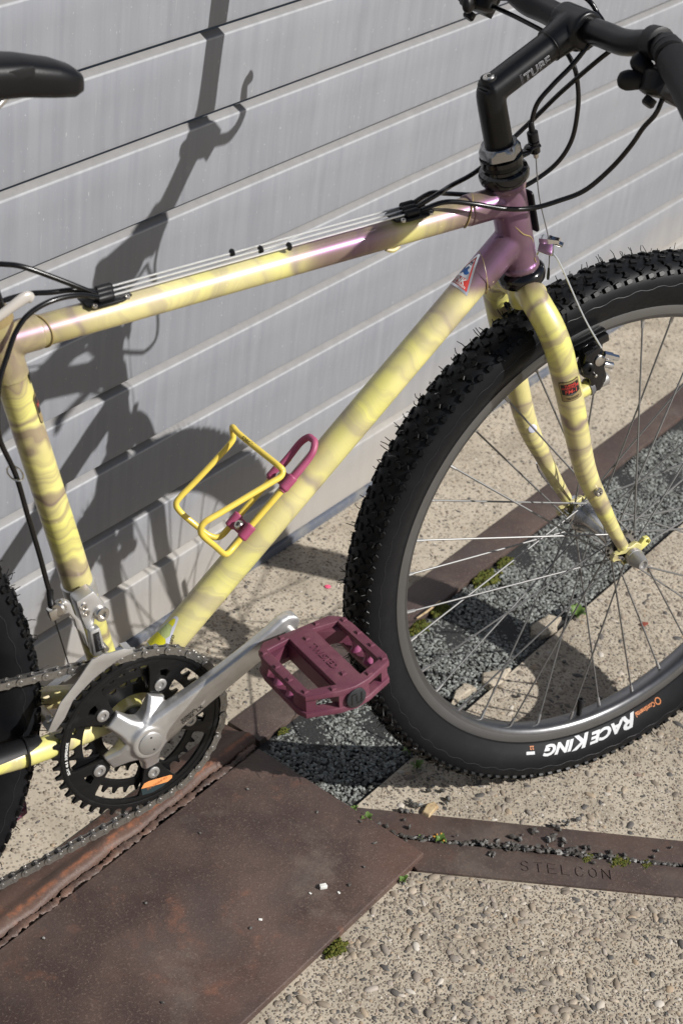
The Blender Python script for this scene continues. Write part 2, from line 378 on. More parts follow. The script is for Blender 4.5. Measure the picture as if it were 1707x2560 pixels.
MAT = dict(
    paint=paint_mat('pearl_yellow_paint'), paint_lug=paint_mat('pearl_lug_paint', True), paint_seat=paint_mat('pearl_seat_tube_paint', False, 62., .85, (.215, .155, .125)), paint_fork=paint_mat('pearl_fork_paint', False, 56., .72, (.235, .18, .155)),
    wall=wall_mat(), concrete=concrete_mat('aggregate_concrete'), concrete_far=concrete_mat('yard_concrete', .4),
    rail=simple('shutter_bottom_rail', (.11, .125, .16), .55, .2, var=((.20, .20, .20), 30, .4, .7), bump=(80, .3, .002)),
    rust=rust_mat('rusted_plate_steel', (.046, .028, .024), (.098, .064, .052), .40), rust2=rust_mat('rusted_edge_steel', (.072, .040, .030), (.120, .070, .052), .9, 1., (.0935, .006)), rust3=rust_mat('brown_edging_steel', (.058, .039, .034), (.100, .073, .062), .14),
    weld=rust_mat('weld_bead', (.055, .036, .03), (.15, .085, .06), .6, 4.),
    rubber=rubber_mat('tyre_rubber'), knob=rubber_mat('tread_rubber', (.0042, .0043, .0047), .42),
    black=simple('black_anodised', (.0045, .0048, .0058), .30, .0, .32, rvar=.10), blackgloss=simple('black_gloss', (.004, .004, .005), .15, 0, .40, .25, rvar=.1),
    plastic=simple('black_plastic', (.006, .006, .007), .45, 0, .32, rvar=.15, bump=(700, .1, .0004)), grip=simple('grip_rubber', (.008, .008, .009), .58, 0, .3, bump=(900, .25, .0005)),
    housing=simple('cable_housing', (.004, .004, .0045), .24, 0, .42, rvar=.1),
    ring=simple('black_chainring', (.005, .0052, .0058), .36, .0, .32, var=((.016, .016, .017), 40, .55, .8), rvar=.15),
    alu=simple('polished_aluminium', (.60, .595, .59), .42, .82, rvar=.16, var=((.50, .49, .48), 24, .45, .7)), alu_dull=simple('brushed_aluminium', (.44, .435, .43), .45, .8, rvar=.2, var=((.42, .41, .40), 60, .45, .7)),
    steel=simple('chain_steel', (.30, .29, .278), .30, .85, rvar=.2, var=((.10, .09, .08), 300, .56, .78)), chrome=simple('chrome', (.70, .70, .72), .12, 1., rvar=.1),
    spoke=simple('spoke_steel', (.23, .228, .225), .54, .75), bolt=simple('bolt_steel', (.55, .53, .50), .3, 1., rvar=.2), darkhole=simple('socket_dark', (.006, .006, .006), .7),
    cagey=simple('yellow_cage_coating', (.74, .56, .085), .36, 0, .5, .3, rvar=.15, var=((.62, .43, .05), 60, .55, .8)), magenta=simple('magenta_plastic', (.33, .062, .135), .46, 0, .42, rvar=.1, var=((.38, .088, .17), 50, .4, .7)),
    pedal=simple('plum_plastic', (.120, .034, .058), .50, 0, .36, rvar=.16, var=((.165, .060, .082), 45, .42, .72), bump=(900, .15, .0004)),
    pedalpin=simple('plum_glossy_insert', (.26, .07, .15), .25, 0, .5), badge=simple('pedal_badge', (.02, .022, .026), .42),
    silver=simple('foil_silver', (.72, .73, .76), .30, .75), red=simple('print_red', (.56, .055, .045), .45), white=simple('print_white', (.78, .78, .76), .45), blue=simple('print_blue', (.012, .12, .42), .42), navy=simple('print_navy', (.02, .05, .12), .45),
    gold=simple('print_gold', (.33, .25, .12), .42, .3), ink=simple('print_black', (.008, .008, .008), .4), yellow=simple('print_yellow', (.72, .68, .03), .45), pale=simple('print_pale_green', (.48, .56, .24), .45), lilac=simple('print_lilac', (.62, .63, .76), .45),
    orange=simple('print_orange', (.75, .30, .10), .5), slate=simple('print_slate', (.018, .033, .04), .42), letter=simple('tyre_letter_white', (.52, .53, .54), .42, bump=(600, .2, .0004)), letter_o=simple('tyre_letter_orange', (.50, .17, .05), .45),
    stemink=simple('print_stem_grey', (.30, .30, .32), .4), greyink=simple('print_grey', (.11, .11, .12), .4), clear=simple('aged_clear_plastic', (.50, .47, .43), .25, .2),
    moss=simple('moss_green', (.055, .072, .010), .85, 0, .3, var=((.13, .115, .02), 300, .4, .7)), leaf=simple('weed_green', (.085, .155, .03), .5, 0, .4, var=((.14, .20, .05), 200, .4, .7)),
    flower=simple('dry_orange_bud', (.55, .26, .03), .6), wood=simple('splintered_wood', (.50, .38, .22), .7, var=((.34, .23, .12), 120, .4, .65), bump=(300, .5, .001)), chipw=simple('white_plastic_chip', (.72, .72, .68), .45), pink=simple('pink_speck', (.80, .10, .20), .6), leafred=simple('dry_red_leaf', (.22, .05, .03), .7),
)
MAT['rim'] = None
def rim_mat():
    mt, nt, b = new_mat('machined_rim'); n = N(nt); co = n.obj()
    s = n('SeparateXYZ', i_0=co).outputs
    r = n('VectorMath', operation='LENGTH', i_0=n('CombineXYZ', i_X=s[0], i_Y=0., i_Z=s[2]).outputs[0]).outputs['Value']
    v = n('CombineXYZ', i_X=n.math('MULTIPLY', r, 1500.), i_Y=0., i_Z=0.).outputs[0]
    g = n.noise(v, 1., 3, .7)
    c = n.mix(g, (.11, .112, .115), (.33, .332, .336)); n.link(c, b.inputs['Base Color']); b.inputs['Metallic'].default_value = .88
    n.link(n.math('MULTIPLY_ADD', n.noise(co, 50., 3, .6), .2, .28), b.inputs['Roughness']); n.bump(g, .25, .0004, b); return mt
MAT['rim'] = rim_mat()
MAT['rim_grey'] = simple('anodised_rim_inside', (.16, .16, .165), .32, .9, rvar=.15)

# ------------------------------------------------------------------ the setting
WA = 0.36640; WD = 0.34343                      # shutter's heading and where it crosses x = 0
U = A([.93655, .35052]); NW = A([-.35052, .93655])
GH = A([[.98919, .0019, -.004324], [-.00233, 1.028475, .001478], [.011951, -.027569, 1.]])   # survey of the yard floor to metres
def gh(p):
    p = A(p, float)
    if p.ndim == 2: q = np.c_[p, np.ones(len(p))] @ GH.T; return q[:, :2] / q[:, 2:]
    q = GH @ A([p[0], p[1], 1.]); return q[:2] / q[2]
def st(s, t): return gh(U * s + NW * t)         # along the shutter, towards it
E_ = A([.8415, -.5402]); M_ = A([.5402, .8415]) # along and across the second pair of steel edges
TW = .3100
def sheet(name, pts, z0, z1, mat, **kw):
    n = len(pts); V = [(*p, z1) for p in pts] + [(*p, z0) for p in pts]
    F = [tuple(range(n)), tuple(range(2 * n - 1, n - 1, -1))] + [(i, i + n, (i + 1) % n + n, (i + 1) % n) for i in range(n)]
    F = [tuple(reversed(f)) for f in F[2:]] + [F[0], F[1]]
    V = A(V); a = sum(V[i][0] * V[(i + 1) % n][1] - V[(i + 1) % n][0] * V[i][1] for i in range(n))
    if a < 0: F = [tuple(reversed(f)) for f in F]
    return mk(name, (V, F), mat, smooth=False, **kw)
g = sheet('ground', [(-60, -60), (60, -60), (60, 60), (-60, 60)], -.30, -.020, MAT['concrete_far']); g['kind'] = 'structure'
def subsheet(name, poly, z, mat, amp=.0008, cell=.02):
    """slab whose top is slightly uneven"""
    return sheet(name, poly, -.018, z, mat, kind='structure')
# exposed-aggregate slab between the wall-side strip and the shutter
subsheet('pavement', [st(-2.5, .1265), st(4, .1265), st(4, TW + .2), st(-2.5, TW + .2)], 0., MAT['concrete'])
# slab the front wheel stands on: between the asphalt fill and the second pair of edges
def em(e, m_): return gh(E_ * e + M_ * m_)
def cut(poly, nrm_, d):                          # keep nrm.p >= d
    out = []; n = len(poly)
    for i in range(n):
        p, q = A(poly[i]), A(poly[(i + 1) % n]); a, b = p @ nrm_ - d, q @ nrm_ - d
        if a >= 0: out.append(p)
        if a * b < 0: out.append(p + (q - p) * a / (a - b))
    return out
bigp = [A(p) for p in [(-3, -4), (5, -4), (5, 4), (-3, 4)]]
slabB = cut(cut(cut(bigp, -NW, .0745), M_, .2325), U, .3385)
subsheet('pavement', [gh(p) for p in slabB], 0., MAT['concrete'])
slabC = cut(bigp, -M_, -.138); 
subsheet('pavement', [gh(p) for p in slabC], -.001, MAT['concrete'])
subsheet('pavement', [st(.337, -.0742), st(4, -.0742), st(4, .0755), st(.337, .0755)], -.006, simple('asphalt_binder', (.022, .022, .022), .8, bump=(300, .6, .004)))

def strips(name, poly, z, mat, label, cat, grp=None, bev=.0016):
    n = len(poly); V = [(*p, z) for p in poly] + [(*p, -.017) for p in poly]
    F = [tuple(range(n)), tuple(range(2 * n - 1, n - 1, -1))] + [(i, (i + 1) % n, (i + 1) % n + n, i + n) for i in range(n)]
    o = mk(name, bevelled((A(V, float), F), bev, 2), mat); return tag(o, label, cat, grp)
# steel strip along the shutter side of the asphalt (the part beyond the plate is a plain flat bar)
strips('steel_edge_bar', [st(.352, .0760), st(3.9, .0745), st(3.9, .126), st(.352, .126)], .0022, MAT['rust3'], 'straight brown steel edge bar running between asphalt fill and shutter-side concrete', 'edge bar')
strips('steel_edge_bar', [em(.298, .1925), em(2.9, .1925), em(2.9, .2315), em(.262, .2315)], .0016, MAT['rust3'], 'brown steel edge bar under the wood splinter, front wheel side of gritty joint', 'edge bar')
# lower bar carries stamped letters
bar_poly = [em(.338, .1385), em(2.9, .1385), em(2.9, .1865), em(.300, .1865)]
lower = strips('steel_edge_bar', bar_poly, .0020, MAT['rust3'], 'brown steel edge bar stamped STELCON, on the near side of the gritty joint', 'edge bar')
STK = {'S': [[(.95, .85), (.7, 1), (.3, 1), (.05, .8), (.2, .58), (.8, .45), (.95, .2), (.7, 0), (.3, 0), (.05, .15)]], 'T': [[(0, 1), (1, 1)], [(.5, 1), (.5, 0)]], 'E': [[(1, 1), (0, 1), (0, 0), (1, 0)], [(0, .5), (.8, .5)]], 'L': [[(0, 1), (0, 0), (1, 0)]],
       'C': [[(.95, .8), (.7, 1), (.3, 1), (.05, .75), (.05, .25), (.3, 0), (.7, 0), (.95, .2)]], 'O': [[(.5, 1), (.1, .8), (.0, .5), (.1, .2), (.5, 0), (.9, .2), (1, .5), (.9, .8), (.5, 1)]], 'N': [[(0, 0), (0, 1), (1, 0), (1, 1)]]}
cutv = []
LE0, LE1 = .4612, .5690
for i, ch in enumerate('STELCON'):
    e0 = LE0 + (LE1 - LE0) * (i / 6.62); wch, hch = .0092, .0148
    for pl in STK[ch]:
        for (a, b), (c_, d_) in zip(pl, pl[1:]):
            p = em(e0 + a * wch, .1545 + b * hch); q = em(e0 + c_ * wch, .1545 + d_ * hch); dd = q - p; L = np.linalg.norm(dd); dd /= L; nn = A([-dd[1], dd[0]])
            hw = .00085; ex = .0005; p = p - dd * ex; q = q + dd * ex
            cutv.append(([(*(p + nn * hw * 1.4), .004), (*(p - nn * hw * 1.4), .004), (*(q - nn * hw * 1.4), .004), (*(q + nn * hw * 1.4), .004),
                          (*(p + nn * hw * .5), .0008), (*(p - nn * hw * .5), .0008), (*(q - nn * hw * .5), .0008), (*(q + nn * hw * .5), .0008)],
                         [(0, 1, 2, 3), (7, 6, 5, 4), (0, 4, 5, 1), (1, 5, 6, 2), (2, 6, 7, 3), (3, 7, 4, 0)]))
cutter = mk('cutter', join(*cutv), None, smooth=False)
bm_ = lower.modifiers.new('b', 'BOOLEAN'); bm_.operation = 'DIFFERENCE'; bm_.object = cutter; bm_.solver = 'EXACT'; bm_.use_self = True
dg = bpy.context.evaluated_depsgraph_get(); dg.update(); me = bpy.data.meshes.new_from_object(lower.evaluated_get(dg)); lower.modifiers.clear()
if len(me.polygons) > 20: lower.data = me
bpy.data.objects.remove(cutter)

# big rusted cover plate with its welded, rolled edge rail
pl = [st(-1.1, -.1815), st(.336, -.1815), st(.336, .066), st(-1.1, .066)]
V = [(*p, .0085) for p in pl] + [(*p, -.016) for p in pl]
o = mk('steel_cover_plate', bevelled((A(V), [(0, 1, 2, 3), (7, 6, 5, 4), (0, 4, 5, 1), (1, 5, 6, 2), (2, 6, 7, 3), (3, 7, 4, 0)]), .002, 3), MAT['rust'])
tag(o, 'large flat rusted steel cover plate below the pedals', 'cover plate')
prof = [(.127, -.010), (.127, .0020), (.1255, .0036), (.109, .0052), (.102, .0066), (.096, .0112), (.088, .0140), (.082, .0128), (.0775, .0095), (.0765, .0)]
rail_s = np.concatenate([np.linspace(-1.1, -.3, 5), np.arange(-.28, .347, .006)])
S = []
for s in rail_s:
    wob = .0011 * math.sin(s * 31) + .0008 * math.sin(s * 77 + 1) + RNG.normal(0, .00025)
    S.append([(*st(s, t + (wob if i > 6 else 0)), z + (wob * .7 if 5 <= i <= 8 else 0)) for i, (t, z) in enumerate(prof)])
o = mk('rolled_edge_rail', loft(S), MAT['rust2'], ang=50); tag(o, 'rust orange rolled steel rail welded along the cover plate under the chain', 'rail')
S = []
for s in np.arange(-.5, .337, .0022):
    r0 = .0036 + .0010 * math.sin(s * 151 + 2 * math.sin(s * 37)) + .0006 * math.sin(s * 390) + RNG.normal(0, .0005); c0 = st(s, .0712 + .0012 * math.sin(s * 83) + RNG.normal(0, .0005)); th = np.linspace(0, 2 * np.pi, 9)[:-1]
    S.append([(*(c0 + NW * r0 * 1.15 * math.cos(a)), .0082 + r0 * .42 * math.sin(a) + RNG.normal(0, .0004)) for a in th])
o = mk('weld_seam', loft(S), MAT['weld'], ang=60); tag(o, 'lumpy rusted weld seam between cover plate and rolled rail', 'weld seam')

# --------------------------------------- roller shutter
sh = empty('roller_shutter', None, (0, WD, 0)); sh.rotation_euler = (0, 0, WA)
tag(sh, 'grey metal roller shutter of horizontal slats behind the bicycle', 'roller shutter')
SZ, SH = 0.10102, 0.09967
X0, X1 = -3.2, 4.6
pf = [(.0100, .0030), (.0090, .0058), (.0014, .0012), (.0004, .0004), (0., -.0008), (.0004, -.03), (.0007, -.055), (0.0003, -SH + .0155), (.0005, -SH + .0135), (.0018, -SH + .0125), (.012, -SH + .0122), (.016, -SH + .0122), (.016, .0030)]
pf = list(reversed(pf))
slat = loft([[(x, y, z) for y, z in pf] for x in (X0, X1)])
slat_me = None
for k in range(30):
    if slat_me is None: so_ = mk('slat', slat, MAT['wall'], sh, ang=25); slat_me = so_.data
    else: so_ = link('slat', slat_me, sh)
    so_.location = (RNG.normal(0, .002), RNG.normal(0, .0003), SZ + k * SH)
mk('bottom_rail', bevelled(box(((X0 + X1) / 2, .006, .0025), (X1 - X0, .022, .022)), .003, 2), MAT['rail'], sh)

# --------------------------------------- loose stuff on the ground
def ico(sub):
    bm = bmesh.new(); bmesh.ops.create_icosphere(bm, subdivisions=sub, radius=1.); bm.verts.index_update()
    r = (A([tuple(v.co) for v in bm.verts]), A([[v.index for v in f.verts] for f in bm.faces])); bm.free(); return r
ICO1, ICO2 = ico(1), ico(2)
def rocks(name, P, R, mat, base=ICO2, flat=.55, jit=.16, elong=.35, smooth=True, rnd=None, label=None, cat=None, parent=None, tilt=.25):
    """one mesh of many stones: P centres (n,3), R radii"""
    n = len(P); bv, bf = base; k = len(bv)
    V = np.repeat(bv[None], n, 0) * (1 + RNG.normal(0, jit, (n, k, 1)))
    sx = 1 + RNG.uniform(0, elong, n); V[:, :, 0] *= sx[:, None]; V[:, :, 1] /= np.sqrt(sx)[:, None]; V[:, :, 2] *= flat
    ph = RNG.uniform(0, 2 * np.pi, n); tl = RNG.normal(0, tilt, n); c, s = np.cos(tl)[:, None], np.sin(tl)[:, None]
    y, z = V[:, :, 1] * c - V[:, :, 2] * s, V[:, :, 1] * s + V[:, :, 2] * c; V[:, :, 1], V[:, :, 2] = y, z
    c, s = np.cos(ph)[:, None], np.sin(ph)[:, None]; x, y = V[:, :, 0] * c - V[:, :, 1] * s, V[:, :, 0] * s + V[:, :, 1] * c; V[:, :, 0], V[:, :, 1] = x, y
    V = V * A(R)[:, None, None] + A(P)[:, None, :]
    F = (bf[None] + (np.arange(n) * k)[:, None, None]).reshape(-1, 3); V = V.reshape(-1, 3)
    me = bpy.data.meshes.new(name); me.vertices.add(len(V)); me.vertices.foreach_set('co', V.astype(np.float32).ravel())
    me.loops.add(F.size); me.loops.foreach_set('vertex_index', F.astype(np.int32).ravel()); me.polygons.add(len(F))
    me.polygons.foreach_set('loop_start', np.arange(0, F.size, 3, dtype=np.int32)); me.update(calc_edges=True)
    me.polygons.foreach_set('use_smooth', [smooth] * len(F))
    a = me.attributes.new('rnd', 'FLOAT', 'POINT'); a.data.foreach_set('value', np.repeat(RNG.uniform(0, 1, n) if rnd is None else rnd, k).astype(np.float32))
    me.materials.append(mat); o = link(name, me, parent, 'stuff')
    if label: o['label'] = label; o['category'] = cat
    return o
def grid(x0, x1, y0, y1, sp, keep, test):
    X, Y = np.meshgrid(np.arange(x0, x1, sp), np.arange(y0, y1, sp)); Q = np.stack([X.ravel(), Y.ravel()], 1)
    Q = Q + RNG.uniform(-.55, .55, Q.shape) * sp; Q = Q[RNG.uniform(0, 1, len(Q)) < keep]; return gh(Q[test(Q)])
inA = lambda Q: ((Q @ NW) > .130) & ((Q @ NW) < TW - .006)
inB = lambda Q: ((Q @ NW) < -.078) & ((Q @ M_) > .2345) & ((Q @ U) > .341)
inC = lambda Q: ((Q @ M_) < .1360) & ~(((Q @ U) < .340) & ((Q @ NW) > -.186))
PEB = [(0, (.030, .031, .035)), (.09, (.055, .056, .062)), (.15, (.13, .112, .095)), (.30, (.20, .162, .125)), (.5, (.295, .24, .18)), (.66, (.22, .192, .168)), (.78, (.38, .325, .25)), (.88, (.34, .25, .165)), (.95, (.55, .51, .45)), (1, (.19, .125, .10))]
MAT['pebble'] = pebble_mat('aggregate_pebbles', PEB)
# near slab: large clear pebbles
Q = grid(-.30, .98, -.62, .02, .0072, .85, inC); R = np.clip(RNG.lognormal(math.log(.0022), .48, len(Q)), .0009, .0060)
Q2 = grid(-.30, .98, -.62, .02, .0037, .85, inC); R2 = RNG.uniform(.0008, .0019, len(Q2))
rocks('aggregate_pebbles', np.c_[Q, -.0013 - R * .10], R, MAT['pebble'], ICO2, .55, .05, .7, label='rounded pebbles set in the near concrete slab', cat='pebbles')
rocks('aggregate_grit', np.c_[Q2, -.0010 - R2 * .1], R2, MAT['pebble'], ICO1, .6, .10, .5, label='fine grit set in the near concrete slab', cat='grit')
Q = grid(.36, 1.75, -.45, .36, .0085, .7, inB); R = np.clip(RNG.lognormal(math.log(.0023), .45, len(Q)), .0010, .0056)
Q2 = grid(.36, 1.55, -.35, .36, .0044, .8, inB); R2 = RNG.uniform(.0008, .0018, len(Q2))
rocks('aggregate_pebbles', np.c_[Q, -.0003 - R * .12], R, MAT['pebble'], ICO2, .5, .06, .6, label='worn pebbles set in the slab under the front wheel', cat='pebbles')
rocks('aggregate_grit', np.c_[Q2, -.0001 - R2 * .1], R2, MAT['pebble'], ICO1, .6, .10, .5, label='fine grit set in the slab under the front wheel', cat='grit')
Q = grid(-.25, 2.0, -.1, 1.0, .0075, .7, inA); R = np.clip(RNG.lognormal(math.log(.0022), .33, len(Q)), .0011, .0042)
rocks('aggregate_pebbles', np.c_[Q, -.0003 - R * .15], R, MAT['pebble'], ICO1, .55, .06, .5, label='worn pebbles set in the concrete at the foot of the shutter', cat='pebbles')
# asphalt fill: packed pale grey chippings over black binder
CH = [(0, (.035, .040, .040)), (.25, (.095, .108, .108)), (.6, (.185, .208, .203)), (.9, (.27, .295, .286)), (1, (.33, .345, .33))]
MAT['chip'] = pebble_mat('asphalt_chippings', CH, .75, .5)
inD = lambda Q: ((Q @ NW) > -.0735) & ((Q @ NW) < .0745) & ((Q @ U) > .342) & ((Q @ U) < 1.9)
Q = np.concatenate([grid(.2, 1.8, -.05, .75, .0044, .95, inD), grid(.2, 1.8, -.05, .75, .0060, .8, inD)]); R = RNG.uniform(.0017, .0030, len(Q))
Q0 = np.c_[Q, np.ones(len(Q))] @ np.linalg.inv(GH).T; Q0 = Q0[:, :2] / Q0[:, 2:]; tt = Q0 @ NW; ss = Q0 @ U
hgt = -.0046 + .0022 * np.sin(ss * 23 + tt * 30) + .0015 * np.sin(ss * 61 - tt * 44) - .006 * np.exp(-((tt + .0735) / .006) ** 2) - .004 * np.exp(-((tt - .0745) / .005) ** 2)
ck = (np.abs(ss - .60 - .35 * (tt + .01) - .01 * np.sin(tt * 90)) < .0055) & (tt < .03)
hgt[ck] -= .010
rocks('asphalt_chippings', np.c_[Q, hgt + RNG.normal(0, .0005, len(Q))], R, MAT['chip'], ICO1, .62, .20, .5, smooth=False, label='grey stone chippings of the asphalt fill beside the cover plate', cat='asphalt', tilt=.45)
# broken concrete nibs where asphalt meets the slab
for (x, y), r_, lb in [((.7863, .2365), .024, 'broken concrete lump at the asphalt edge, near a small weed'), ((.6552, .1786), .021, 'broken concrete lump at the asphalt edge, middle one behind the spokes'), ((.598, .1676), .017, 'broken mossy concrete lump at the asphalt edge, nearest the tyre')]:
    x, y = gh((x, y)); th = np.sort(RNG.uniform(0, 2 * np.pi, 9)); rad = RNG.uniform(.72, 1.12, 9); c, s = math.cos(WA), math.sin(WA); S = []
    for k_, z_ in ((1.06, -.012), (1., .0002), (.90, .0026), (.55, .0036)):
        px_, py_ = np.cos(th) * rad * r_ * 1.5 * k_, np.sin(th) * rad * r_ * .72 * k_; S.append(np.c_[px_ * c - py_ * s + x, px_ * s + py_ * c + y, z_ + RNG.normal(0, .0006, 9)])
    V, F_ = loft(S)
    tag(mk('concrete_lump', (V, F_), MAT['concrete'], ang=25), lb, 'concrete lump', 'broken concrete at the asphalt edge')
# loose black grit, heaped in the joint between the stamped bar and its neighbour
GR = [(.4581, -.0678), (.4545, -.0868), (.4949, -.0733), (.4996, -.08), (.4869, -.0812), (.4874, -.0883), (.4988, -.0912), (.5251, -.0778), (.536, -.0969), (.5316, -.0948), (.5465, -.1064), (.551, -.078), (.5544, -.0889), (.5685, -.0789), (.5878, -.0829), (.547, -.1182), (.5645, -.1239), (.5682, -.1268), (.5883, -.1442), (.6017, -.1551), (.5723, -.1414), (.5583, -.1486), (.632, -.1726), (.6436, -.1664), (.6637, -.1699), (.4766, -.0844), (.5238, -.1097), (.5299, -.1171), (.5386, -.1212), (.5518, -.1296),
      (.3956, .0213), (.4009, .0161), (.4125, .0263), (.4179, .021), (.3903, .0056), (.3651, .0061), (.3588, .0131), (.3662, -.0053), (.3882, -.0072), (.4604, .013), (.454, .0074), (.4454, .0342), (.4553, .0383), (.4621, .0266), (.4389, .0544), (.4571, .0506), (.4732, .0536), (.4555, -.0859), (.3711, -.0239), (.46, -.0677),
      (.7, .09), (.66, .13), (.76, .16), (.72, .05), (.80, .02), (.9, .12), (.86, .2), (.68, .02), (.62, .06), (.95, .05), (.55, .02), (.6, .0)]
GR = [tuple(gh(q)) for q in GR]; P = [(x, y, .0042) for x, y in GR]
for x, y in GR[:14] + GR[25:34]: P += [(x + RNG.normal(0, .004), y + RNG.normal(0, .003), .0035) for _ in range(2)]
for e in np.arange(.30, 1.2, .0034):
    if not .478 < e < .555 or RNG.uniform() < .45: P.append((*em(e, .1895 + RNG.normal(0, .0011)), .0005 + RNG.uniform(0, .0016)))
for e in RNG.normal(.475, .045, 60): P.append((*em(e, .1895 + RNG.normal(0, .0035)), .0030 + RNG.uniform(0, .003)))
P = A(P); R = np.clip(RNG.normal(.0027, .0007, len(P)), .0013, .0042)
MAT['grit'] = pebble_mat('black_grit', [(0, (.010, .0105, .012)), (.6, (.026, .027, .029)), (.92, (.07, .073, .078)), (1, (.34, .34, .33))], .5, .3, .5)
rocks('loose_gravel', P, R, MAT['grit'], ICO1, .8, .20, .5, smooth=False, label='loose black grit heaped along the joint of the stamped steel bars', cat='gravel', tilt=.8)
P = [(*(st(RNG.uniform(-.1, .33), RNG.uniform(-.17, .05))), .0095) for _ in range(9)] + [(*gh(q), .0098) for q in ((.3329, -.0157), (.3006, -.0416), (.2697, -.058))]
rocks('loose_gravel', A(P), np.full(len(P), .0019), MAT['grit'], ICO1, .7, .2, .4, smooth=False, label='few loose black grains lying on the cover plate', cat='gravel')

def moss(x, y, z, r, lb, h=.5, n=260):
    x, y = gh((x, y))
    d = RNG.normal(size=(n, 3)); d /= np.linalg.norm(d, axis=1)[:, None]; d[:, 2] = np.abs(d[:, 2]); rr = r * RNG.uniform(.55, 1, n) ** .6
    Pm = d * rr[:, None] * A([1.5, .8, h * .55]) * (1 + .35 * np.sin(d[:, :1] * 5 + d[:, 1:2] * 7)); c, s = math.cos(WA), math.sin(WA)
    Pm = np.c_[Pm[:, 0] * c - Pm[:, 1] * s + x, Pm[:, 0] * s + Pm[:, 1] * c + y, Pm[:, 2] + z]
    o = rocks('moss_cushion', Pm, np.full(n, r * .14 + .0004), MAT['moss'], ICO1, 1., .3, .5); del o['kind']
    tag(o, lb, 'moss', 'moss cushions in the joints'); return o
moss(.2094, -.1235, -.001, .010, 'green moss cushion tucked under the lower edge of the cover plate', .9)
moss(.6204, .3025, -.002, .012, 'yellow green moss beside the shutter-side edge bar, nearest the front tyre'); moss(.6704, .3217, -.002, .011, 'moss patch beside a dry twig on the shutter-side edge bar')
moss(.7749, .3551, -.002, .016, 'largest moss patch between asphalt and shutter-side edge bar'); moss(.8257, .3777, -.002, .010, 'small bright moss patch between asphalt and edge bar, behind the hub')
moss(.5579, -.1382, 0, .0058, 'small moss tuft in the gritty joint above the letter C', .8, 140); moss(.5873, -.1576, 0, .0075, 'long moss tuft in the gritty joint right of the stamped letters', .6, 200); moss(.5960, -.1630, 0, .0070, 'olive moss in the gritty joint beside the long tuft', .6, 160); moss(.6175, -.1774, 0, .006, 'last moss tuft along the gritty joint', .6, 140)
moss(.3345, -.0600, -.001, .006, 'dark moss where cover plate corner meets the stamped bar', .7, 120); moss(.3395, .1995, 0, .0055, 'moss tuft at the end of the rolled rail by the asphalt', .7, 120)
def weed(x, y, lb, leaves, h=.012, fl=False, bud=0):
    x, y = gh((x, y)); t = empty('weed', None, (x, y, 0)); tag(t, lb, 'weed', 'weeds in the joints')
    for i in range(leaves):
        a = i * 2.399 + RNG.uniform(-.3, .3); L = h * .72 * RNG.uniform(.7, 1.25); wd = L * .24; d = A([math.cos(a), math.sin(a), 0]); nn = A([-d[1], d[0], 0]); S = []
        for q in np.linspace(0, 1, 7):
            p = d * L * q * .9 + A([0, 0, L * (.75 * math.sin(q * 2.2))]); ww = wd * math.sin(min(1, q * 1.05 + .04) * math.pi) + .0002
            S.append([p - nn * ww + A([0, 0, ww * .25]), p - A([0, 0, .00015]), p + nn * ww + A([0, 0, ww * .25]), p + A([0, 0, .00012])])
        mk('leaf', loft(S), MAT['leaf'], t)
    mk('stalk', sweep([(0, 0, -.004), (0, 0, h * .3), (h * .1, 0, h * .6)], [.0007, .0006, .0004], 6, 3), MAT['leaf'], t)
    for i in range(bud): mk('bud', xf((ICO1[0], ICO1[1].tolist()), np.vstack([np.c_[np.eye(3) * .0013, [RNG.normal(0, .006), RNG.normal(0, .004), h * .8 + RNG.uniform(0, .003)]], [0, 0, 0, 1]])), MAT['flower'], t)
weed(.3510, .0262, 'grass-like weed with a curved leaf at the cover plate corner of the asphalt', 5, .015); weed(.3466, .0478, 'tiny sprout at the lowest corner of the asphalt', 4, .009)
weed(.4112, -.0397, 'little green weed with orange buds in the gritty joint', 11, .012, bud=5); weed(.3345, -.0735, 'small round-leaved sprout below the cover plate corner', 5, .011)
weed(.465, .1019, 'shaded green weed under the front tyre', 6, .017); weed(.458, .0752, 'yellowing weed in the shade under the front tyre', 5, .015); weed(.8429, .2332, 'spiky green weed at the edge of the slab behind the spokes', 9, .022)
weed(.392, -.026, 'pale sprout in the gritty joint, beside the cover plate', 4, .007)
# odds and ends
V = bevelled((A([(-.5, -.22, 0), (.45, -.3, .0), (.6, .05, 0), (.1, .32, 0), (-.48, .25, 0), (-.45, -.2, .3), (.3, -.25, .38), (.5, .05, .25), (.1, .22, .42), (-.4, .2, .25)]) * A([.026, .024, .016]), [(4, 3, 2, 1, 0), (5, 6, 7, 8, 9), (0, 1, 6, 5), (1, 2, 7, 6), (2, 3, 8, 7), (3, 4, 9, 8), (4, 0, 5, 9)]), .0008, 1)
o = mk('wood_splinter', V, MAT['wood'], ang=20); o.location = (*gh((.4300, .0080)), .0008); o.rotation_euler = (0, 0, .5); tag(o, 'pale splinter of wood lying on the upper steel bar', 'wood splinter')
V = join(bevelled(box((0, 0, .003), (.011, .0042, .006)), .001, 2), bevelled(box((.0005, .0040, .0024), (.010, .0034, .005)), .001, 2))
o = mk('white_chip', V, MAT['chipw']); o.location = (*gh((.2400, -.0490)), .0086); o.rotation_euler = (0, 0, -.2); tag(o, 'small white grooved chip lying on the cover plate', 'chip'); o.scale = (.8, .8, .8)
